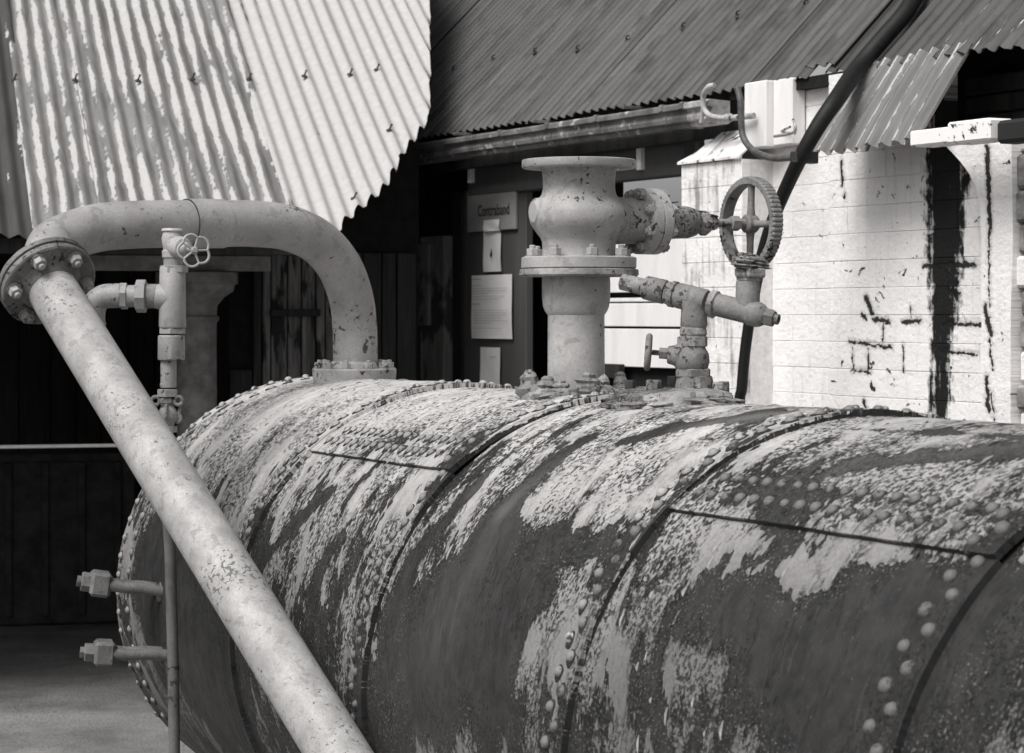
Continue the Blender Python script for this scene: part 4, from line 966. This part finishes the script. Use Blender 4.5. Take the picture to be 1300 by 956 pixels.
GUTL = m_simple('worn_bare_gutter', .20, .5, 30, .5)
gsec(gs[-1]+.002, wall(906, 160, -.1)[0], 0, 1.0, mat=GUTL)
for t in gs[1:]: gsec(t-.014, t+.014, 0, 1.09, 'joint_collar')
for u in (598, 700, 815):
    t = eave_t(u); mb = MB(); wbox(mb, t-.008, t+.008, -.10, .06, ez-.045, ez-.030, .002); mb.build('gutter_strap', GUT, gut, 0)
# ---- white post, hook, conduits by the gutter end
mb = MB(); a = wb(954, 1000, 105, 187, -.02, .04); wbox(mb, a[0], a[0]+(a[1]-a[0])*.6, -.055, .045, a[4], ez-.01, .004); wbox(mb, a[0]+(a[1]-a[0])*.6+.002, a[1]+.03, -.02, .045, a[4]+.004, ez-.01, .004)
mb.build('white_timber_bracket', WWHITE, None, 0, 'short white painted timber block hanging below the roof edge beside the black hose', 'timber block')
fr = lambda u, v, o_=-.10: WPt(u, v, o_)
hk = MB(); hk.tube(spline([fr(907, 108, -.15), fr(899, 111, -.16), fr(893, 122, -.15), fr(894, 138, -.14), fr(902, 147, -.13), fr(915, 149.5, -.12), fr(927, 150, -.11)], 7), .0115, 14)
hk.tube([fr(893, 136, -.14), fr(891, 150, -.13), fr(890, 156, -.13)], .009, 10)
hk.build('bent_conduit', PALEP, None, 50, 'pale bent conduit hooking up over the end of the gutter', 'pipe')
cd = MB(); cd.tube([fr(896, 151.5, -.10), fr(925, 150, -.10), fr(957, 147, -.08)], .0125, 14); cd.lathe(fr(922, 150, -.10), DB, [(0, .013), (.002, .018), (.03, .018), (.032, .013)], 14)
cd.build('level_conduit', PALEP, None, 50, 'short level pale conduit running from the gutter end to the white timber block', 'pipe')
HOSEG = m_simple('grey_hose', .05, .12, 40, .5, .001)
cq = MB(); cq.tube(spline([fr(936, 112, -.16), fr(940, 128, -.16), fr(941, 150, -.16), fr(943, 172, -.16), fr(952, 187, -.16), fr(968, 197, -.16), (fr(985, 201, -.17)), fr(1003, 200, -.18), fr(1014, 197, -.18)], 7), .0135, 14)
cq.build('drooping_hose', HOSEG, None, 50, 'grey hose drooping in a loop from the roof edge to the black hose', 'hose')
lt = thing('wall_latch', fr(995, 175, -.04), 'small rusty iron latch on the white wall right of the timber block', 'latch')
mb = MB(); mb.tube([fr(983, 173, -.055), fr(998, 171, -.06), fr(1008, 168, -.06)], .006, 8); mb.build('bar', OLD, lt)
mb = MB(); mb.tube(spline([fr(1007, 152, -.05), fr(1010, 160, -.07), fr(1009, 170, -.06)], 5), .006, 8); mb.tube([fr(992, 166, -.02), fr(1003, 161, -.06)], .005, 8); mb.build('hook', PALEP, lt)
# ---- black hose running down the roof and the wall
yb = 7.75
hp = [plane_hit(1172, -30, E0+nm*.05, nm), plane_hit(1152, 12, E0+nm*.05, nm), plane_hit(1120, 50, E0+nm*.05, nm), plane_hit(1088, 88, E0+nm*.05, nm)]
hp += [fr(1062, 126, -.30), fr(1040, 158, -.38), fr(1019, 195, -.42), fr(1001, 232, -.42), fr(984, 272, -.42), fr(970, 315, -.42), fr(958, 370, -.42), (fr(948, 430, -.42)), fr(942, 490, -.42), fr(938, 560, -.42)]
hp.append(V((hp[-1].x, hp[-1].y, 0)))
hw = [.034, .034, .034, .034, .032, .030, .028, .026, .024, .023, .022, .021, .021, .021, .021]
sp3 = spline(hp, 6); rr3 = [np.interp(i/6, range(len(hw)), hw) for i in range(len(sp3))]
mb = MB(); mb.tube(sp3, [float(x) for x in rr3], 22, jit=.0)
bh = thing('black_hose', hp[-1], 'thick black hose curving down off the roof and in front of the white wall', 'hose'); mb.build('hose', RUBBER, bh, 60)
mb = MB(); c_ = fr(1021, 200, -.40); mb.bevbox(c_, (DB, NB, Z), (.022, .05, .022), .004); mb.build('hose_bracket', DARKM, bh, 0)
# ---- sign and papers on the grey door
a = wb(594, 655, 241, 293, .135, .15); sg = thing('sign_board', WT((a[0]+a[1])/2, .14, a[4]), 'square grey sign board reading Contraband on the dark door', 'sign')
mb = MB(); wbox(mb, a[0], a[1], .130, .148, a[4], a[5], .003); mb.build('board', SIGN, sg, 0)
me = text_mesh('Contraband', 1.0, .0)
xs_ = [v.co.x for v in me.vertices]; ys_ = [v.co.y for v in me.vertices]; wx = max(xs_)-min(xs_); hy = max(ys_)-min(ys_)
tt0, tt1 = wall(607, 265, .13)[0], wall(647, 265, .13)[0]; zz0, zz1 = wall(626, 274, .13)[1], wall(626, 259, .13)[1]
mb = MB(); mb.add([WT(tt0+(v.co.x-min(xs_))/wx*(tt1-tt0), .1275, zz0+(v.co.y-min(ys_))/hy*(zz1-zz0)) for v in me.vertices], [list(p.vertices) for p in me.polygons])
mb.build('lettering', SIGNINK, sg, 0, fix=False)
def paper(u0, u1, v0, v1, off, label, lines=(), skew=0, tear=None):
    a = wb(u0, u1, v0, v1, off, off+.01); mb = MB(); n, m = 8, 10; ps = []; fs = []
    for layer in (0, 1):
        for j in range(m+1):
            for i in range(n+1):
                t = a[0]+(a[1]-a[0])*i/n+skew*(1-j/m); z = a[4]+(a[5]-a[4])*j/m
                ps.append(WT(t, off-.004*math.sin(i*.7+j*.5)*(1-j/m)-.0012*layer, z))
    o = (n+1)*(m+1)
    for j in range(m):
        for i in range(n):
            q_ = j*(n+1)+i; fs.append([q_+o, q_+1+o, q_+n+2+o, q_+n+1+o]); fs.append([q_, q_+n+1, q_+n+2, q_+1])
    mb.add(ps, fs); p = thing('paper_notice', WT((a[0]+a[1])/2, off, a[4]), label, 'paper notice'); mb.build('sheet', PAPER, p, 50, fix=False)
    if lines:
        l = MB()
        for (y, x0, x1, h) in lines:          # rows of unreadable small print, kept as broken dashes
            z = a[5]+(a[4]-a[5])*y; x = x0
            while x < x1:
                wd = random.uniform(.03, .11); xe = min(x+wd, x1); ta, tb = a[0]+(a[1]-a[0])*x, a[0]+(a[1]-a[0])*xe
                l.add([WT(ta, off-.0075, z), WT(tb, off-.0075, z), WT(tb, off-.0075, z+h), WT(ta, off-.0075, z+h)], [[0, 1, 2, 3]]); x = xe+.018
        l.build('small_print', INK, p, 0, fix=False)
    return p
LN = [(.07, .04, .28, .006)]+[(y, .06, x, .003) for y, x in ((.17, .3), (.215, .93), (.255, .9), (.29, .45), (.34, .85), (.38, .7))]+[(.465, .05, .25, .006)]+[(y, .08, x, .003) for y, x in ((.56, .93), (.60, .93), (.64, .93), (.68, .8), (.72, .93), (.76, .5), (.84, .8))]
paper(599, 650, 349, 430, .135, 'large white printed paper sheet pinned to the grey door', LN)
paper(614, 636, 294, 345, .138, 'narrow white paper strip hanging just below the sign board')
paper(614, 634, 279, 293.5, .124, 'small white card stuck on the lower edge of the sign')
p = paper(610, 635, 441, 505, .135, 'narrow white paper strip low on the grey door, under the large sheet', [(.20, .55, .85, .006)])
mb = MB(); t_, z_ = wall(621, 327, .12); mb.lathe(WT(t_, .128, z_), V((.1, 0, 1)), [(0, .001), (.012, .006), (.03, .003), (.045, .001)], 8); mb.build('dark_stain_drip', SIGNINK, None, 0, 'tiny dark leaf-shaped scrap on the upper paper strip', 'scrap')

# ================================================================== LEFT SHED
G0 = W(0, 303, 10.0); ge = V((1, .273, 0)).normalized(); gh = V((-.273, 1, 0)).normalized(); gl = (gh+Z*.579).normalized()
gn = ge.cross(gl).normalized(); gn = gn if gn.z > 0 else -gn
def RP(u, v): p = plane_hit(u, v, G0, gn)-G0; return p.dot(ge), p.dot(gl)
shed = thing('open_shed', G0+ge*.5+gh*1.5-Z*G0.z, 'open-fronted dark shed with a corrugated roof of peeling white paint at the left', 'shed')
cut = [RP(u, v) for u, v in ((300, 305), (425, 292), (452, 270), (490, 236), (512, 192), (528, 172), (545, 148), (546, 75), (545, 0), (545, -70))]
cut = [(a, max(b, 0)) for a, b in cut]
ca, cb = [c[0] for c in cut], [c[1] for c in cut]
aR0, aR1 = RP(545, 148)[0], RP(545, -40)
lo_l = lambda a: float(np.interp(a, ca, cb))
seamsa = [RP(u, v)[0] for u, v in ((0, 200), (262, 0), (411, 0))]
aL = -2.6
bounds = [aL, -1.8, -1.1, -.36, RP(40, 250)[0], RP(120, 120)[0]*0+.42, RP(300, 50)[0], RP(449, 75)[0], RP(545, 130)[0]*.5+RP(449, 75)[0]*.5+.25, RP(545, -70)[0]]
bounds = sorted(bounds)
def hi_for(a): return 4.6
cols = {}
for i in range(len(bounds)-1):
    a0, a1 = bounds[i], bounds[i+1]
    if a1-a0 < .05: continue
    mid = (a0+a1)/2; um = 650+F*(G0+ge*mid).x/(G0+ge*mid).y
    whiten = .98 if um > 290 else (random.uniform(.34, .46) if um > 60 else .10)
    last = i == len(bounds)-2
    corr('roof_sheet', G0, ge, gl, a0-.015, a1+.015, lo_l, hi_for, ROOFL, shed, amp=.0105, col=(whiten, 0 if um > 45 else .8, 0, 1), lift=.004*(i % 2), nb=22, ripple=.006, wear=1,
         label='bright white right-hand roof sheet' if whiten > .9 and not last else None)
for (u, v) in ((18, 104), (95, 104), (175, 105), (244, 103), (316, 103), (386, 99), (444, 97), (478, 91), (494, 168), (449, 255)):
    p = plane_hit(u, v, G0, gn); inst('roof_nail', NAIL, shed, frame(p+gn*.012, gn, ge))
# structure inside: far slope, back, side planks, posts, beams
mb = MB(); q0 = G0+ge*-2.6+gl*4.6; q1 = G0+ge*3.4+gl*4.6; mb.prism([q0, q1, q1+gh*3-Z*1.7, q0+gh*3-Z*1.7], -gn*.02); mb.build('roof_slope', ROOFD, shed, 0)
def SP(a, h, z): p = G0+ge*a+gh*h; return V((p.x, p.y, z))
def sbox(mb, a0, a1, h0, h1, z0, z1, b=.004):
    (mb.bevbox if b else mb.box)(SP((a0+a1)/2, (h0+h1)/2, (z0+z1)/2), (ge, gh, Z), ((a1-a0)/2, (h1-h0)/2, (z1-z0)/2), *((b,) if b else ()))
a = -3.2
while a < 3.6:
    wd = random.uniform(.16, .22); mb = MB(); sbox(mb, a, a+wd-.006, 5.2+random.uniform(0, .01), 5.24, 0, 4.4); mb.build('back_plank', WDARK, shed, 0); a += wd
mb = MB(); sbox(mb, -3.3, 3.7, 5.26, 5.3, 0, 4.6, 0); mb.build('back_wall', BLACK, shed, 0)
mb = MB(); sbox(mb, -3.3, -3.2, -.5, 5.2, 0, 4.2, 0); mb.build('side_wall', BLACK, shed, 0)
def SH(u, v, h):
    P_ = G0+gh*h; p = plane_hit(u, v, P_, gh)-G0; return p.dot(ge), G0.z+p.z
# plank wall seen under the pipe bend, its ledge, column and beams
a = SH(292, 400, 1.5)[0]; aE = SH(522, 400, 1.5)[0]
edge = [292, 322, 334, 345, 366, 384, 402, 414, 436, 462, 486, 505, 530]
for i in range(len(edge)-1):
    a0, a1 = SH(edge[i], 400, 1.5)[0], SH(edge[i+1], 400, 1.5)[0]; mb = MB(); sbox(mb, a0, a1-.006, 1.5+random.uniform(0, .012), 1.53, 0, SH(300, 320 if i else 470, 1.5)[1]); mb.build('side_plank', WDARK if edge[i] > 440 or i in (0, 1) else WSHED, shed, 0)
mb = MB(); sbox(mb, a, aE+.05, 1.545, 1.56, 0, 2.85, 0); mb.build('wall_backing', BLACK, shed, 0)
mb = MB(); a0, zz = SH(344, 394, 1.45); a1, _ = SH(407, 394, 1.45); sbox(mb, a0, a1, 1.44, 1.495, zz-.03, zz+.006); mb.build('ledge', WDARK, shed, 0)
SHD = m_simple('dim_shed_paint', .14, .30, 14, .7, .003)
mb = MB(); a0, z0 = SH(88, 343, 1.2); a1, z1 = SH(344, 325, 1.2); sbox(mb, a0, a1, 1.2, 1.28, z0, z1); mb.build('beam', SHD, shed, 0)
mb = MB(); a0, z0 = SH(180, 322, 1.25); a1, z1 = SH(350, 300, 1.25); sbox(mb, a0, a1, 1.25, 1.4, z0, z1+.1); mb.build('beam', WDARK, shed, 0)
mb = MB(); ac, zt_ = SH(250, 346, 1.35); cb_ = SP(ac, 1.35, 0); sc_ = SP(ac, 1.35, 0).y/F
def cz(v): return SH(250, v, 1.35)[1]
mb.lathe(cb_, Z, [(0, 30*sc_), (.1, 30*sc_), (.12, 26*sc_), (cz(410), 25*sc_), (cz(406), 28*sc_), (cz(402), 28*sc_), (cz(400), 25*sc_), (cz(388), 26*sc_), (cz(378), 34*sc_), (cz(370), 46*sc_), (cz(362), 48*sc_), (cz(360), 52*sc_), (cz(346), 52*sc_)], 36)
mb.build('column', SHD, shed, 40)
for a_ in (-2.4, 2.4):
    mb = MB(); 
    if a_ < 0: sbox(mb, a_-.05, a_+.05, .12, .22, 0, G0.z+.04); mb.build('post', WDARK, shed, 0)
mb = MB(); sbox(mb, -2.6, RP(425, 292)[0]-.05, .08, .14, G0.z-.06, G0.z+.01); mb.build('eaves_purlin', WDARK, shed, 0)
for b in (1.1, 2.3, 3.5):
    mb = MB(); p = G0+ge*.1+gl*b-gn*.085; lo_a = -2.6; hi_a = 1.4; mb.box(G0+ge*((lo_a+hi_a)/2)+gl*b-gn*.085, (ge, gl, gn), ((hi_a-lo_a)/2, .03, .035)); mb.build('purlin', WDARK, shed, 0)
tk = thing('dark_tank', SP(SH(60, 600, 3.4)[0], 3.6, 0), 'low dark tank standing on the ground deep inside the shed', 'tank')
ta, tz = SH(-60, 578, 3.4); tb, _ = SH(172, 578, 3.4)
mb = MB(); sbox(mb, ta, tb, 3.4, 4.2, .0, tz-.04, .01); mb.build('tank_body', TANK, tk, 0)
mb = MB(); sbox(mb, ta-.01, tb+.01, 3.38, 3.42, tz-.045, tz, .004); mb.build('rim', TANK, tk, 0)
for i in range(5):
    aa = ta+(tb-ta)*(i+.5)/5; mb = MB(); sbox(mb, aa-.02, aa+.02, 3.375, 3.405, .05, tz-.05, .004); mb.build('stiffener', TANK, tk, 0)
# pale rail across the dark opening
ra, rz = SH(-40, 568, 1.0); rb_, _ = SH(150, 568, 1.0)
rl = thing('hand_rail', SP(ra, 1.0, 0), 'thin pale horizontal rail in front of the dark shed interior', 'rail')
mb = MB(); mb.tube([SP(ra-.6, 1.0, rz), SP(rb_+.9, 1.0, rz)], .0085, 12); mb.build('rail', WWHITE, rl, 60)
for aa in (ra-.5, rb_+.85):
    mb = MB(); mb.cyl(SP(aa, 1.03, 0), SP(aa, 1.03, rz+.02), .018, 12); mb.build('stanchion', WDARK, rl)
for m_ in bpy.data.meshes:
    if m_.users == 0: bpy.data.meshes.remove(m_)
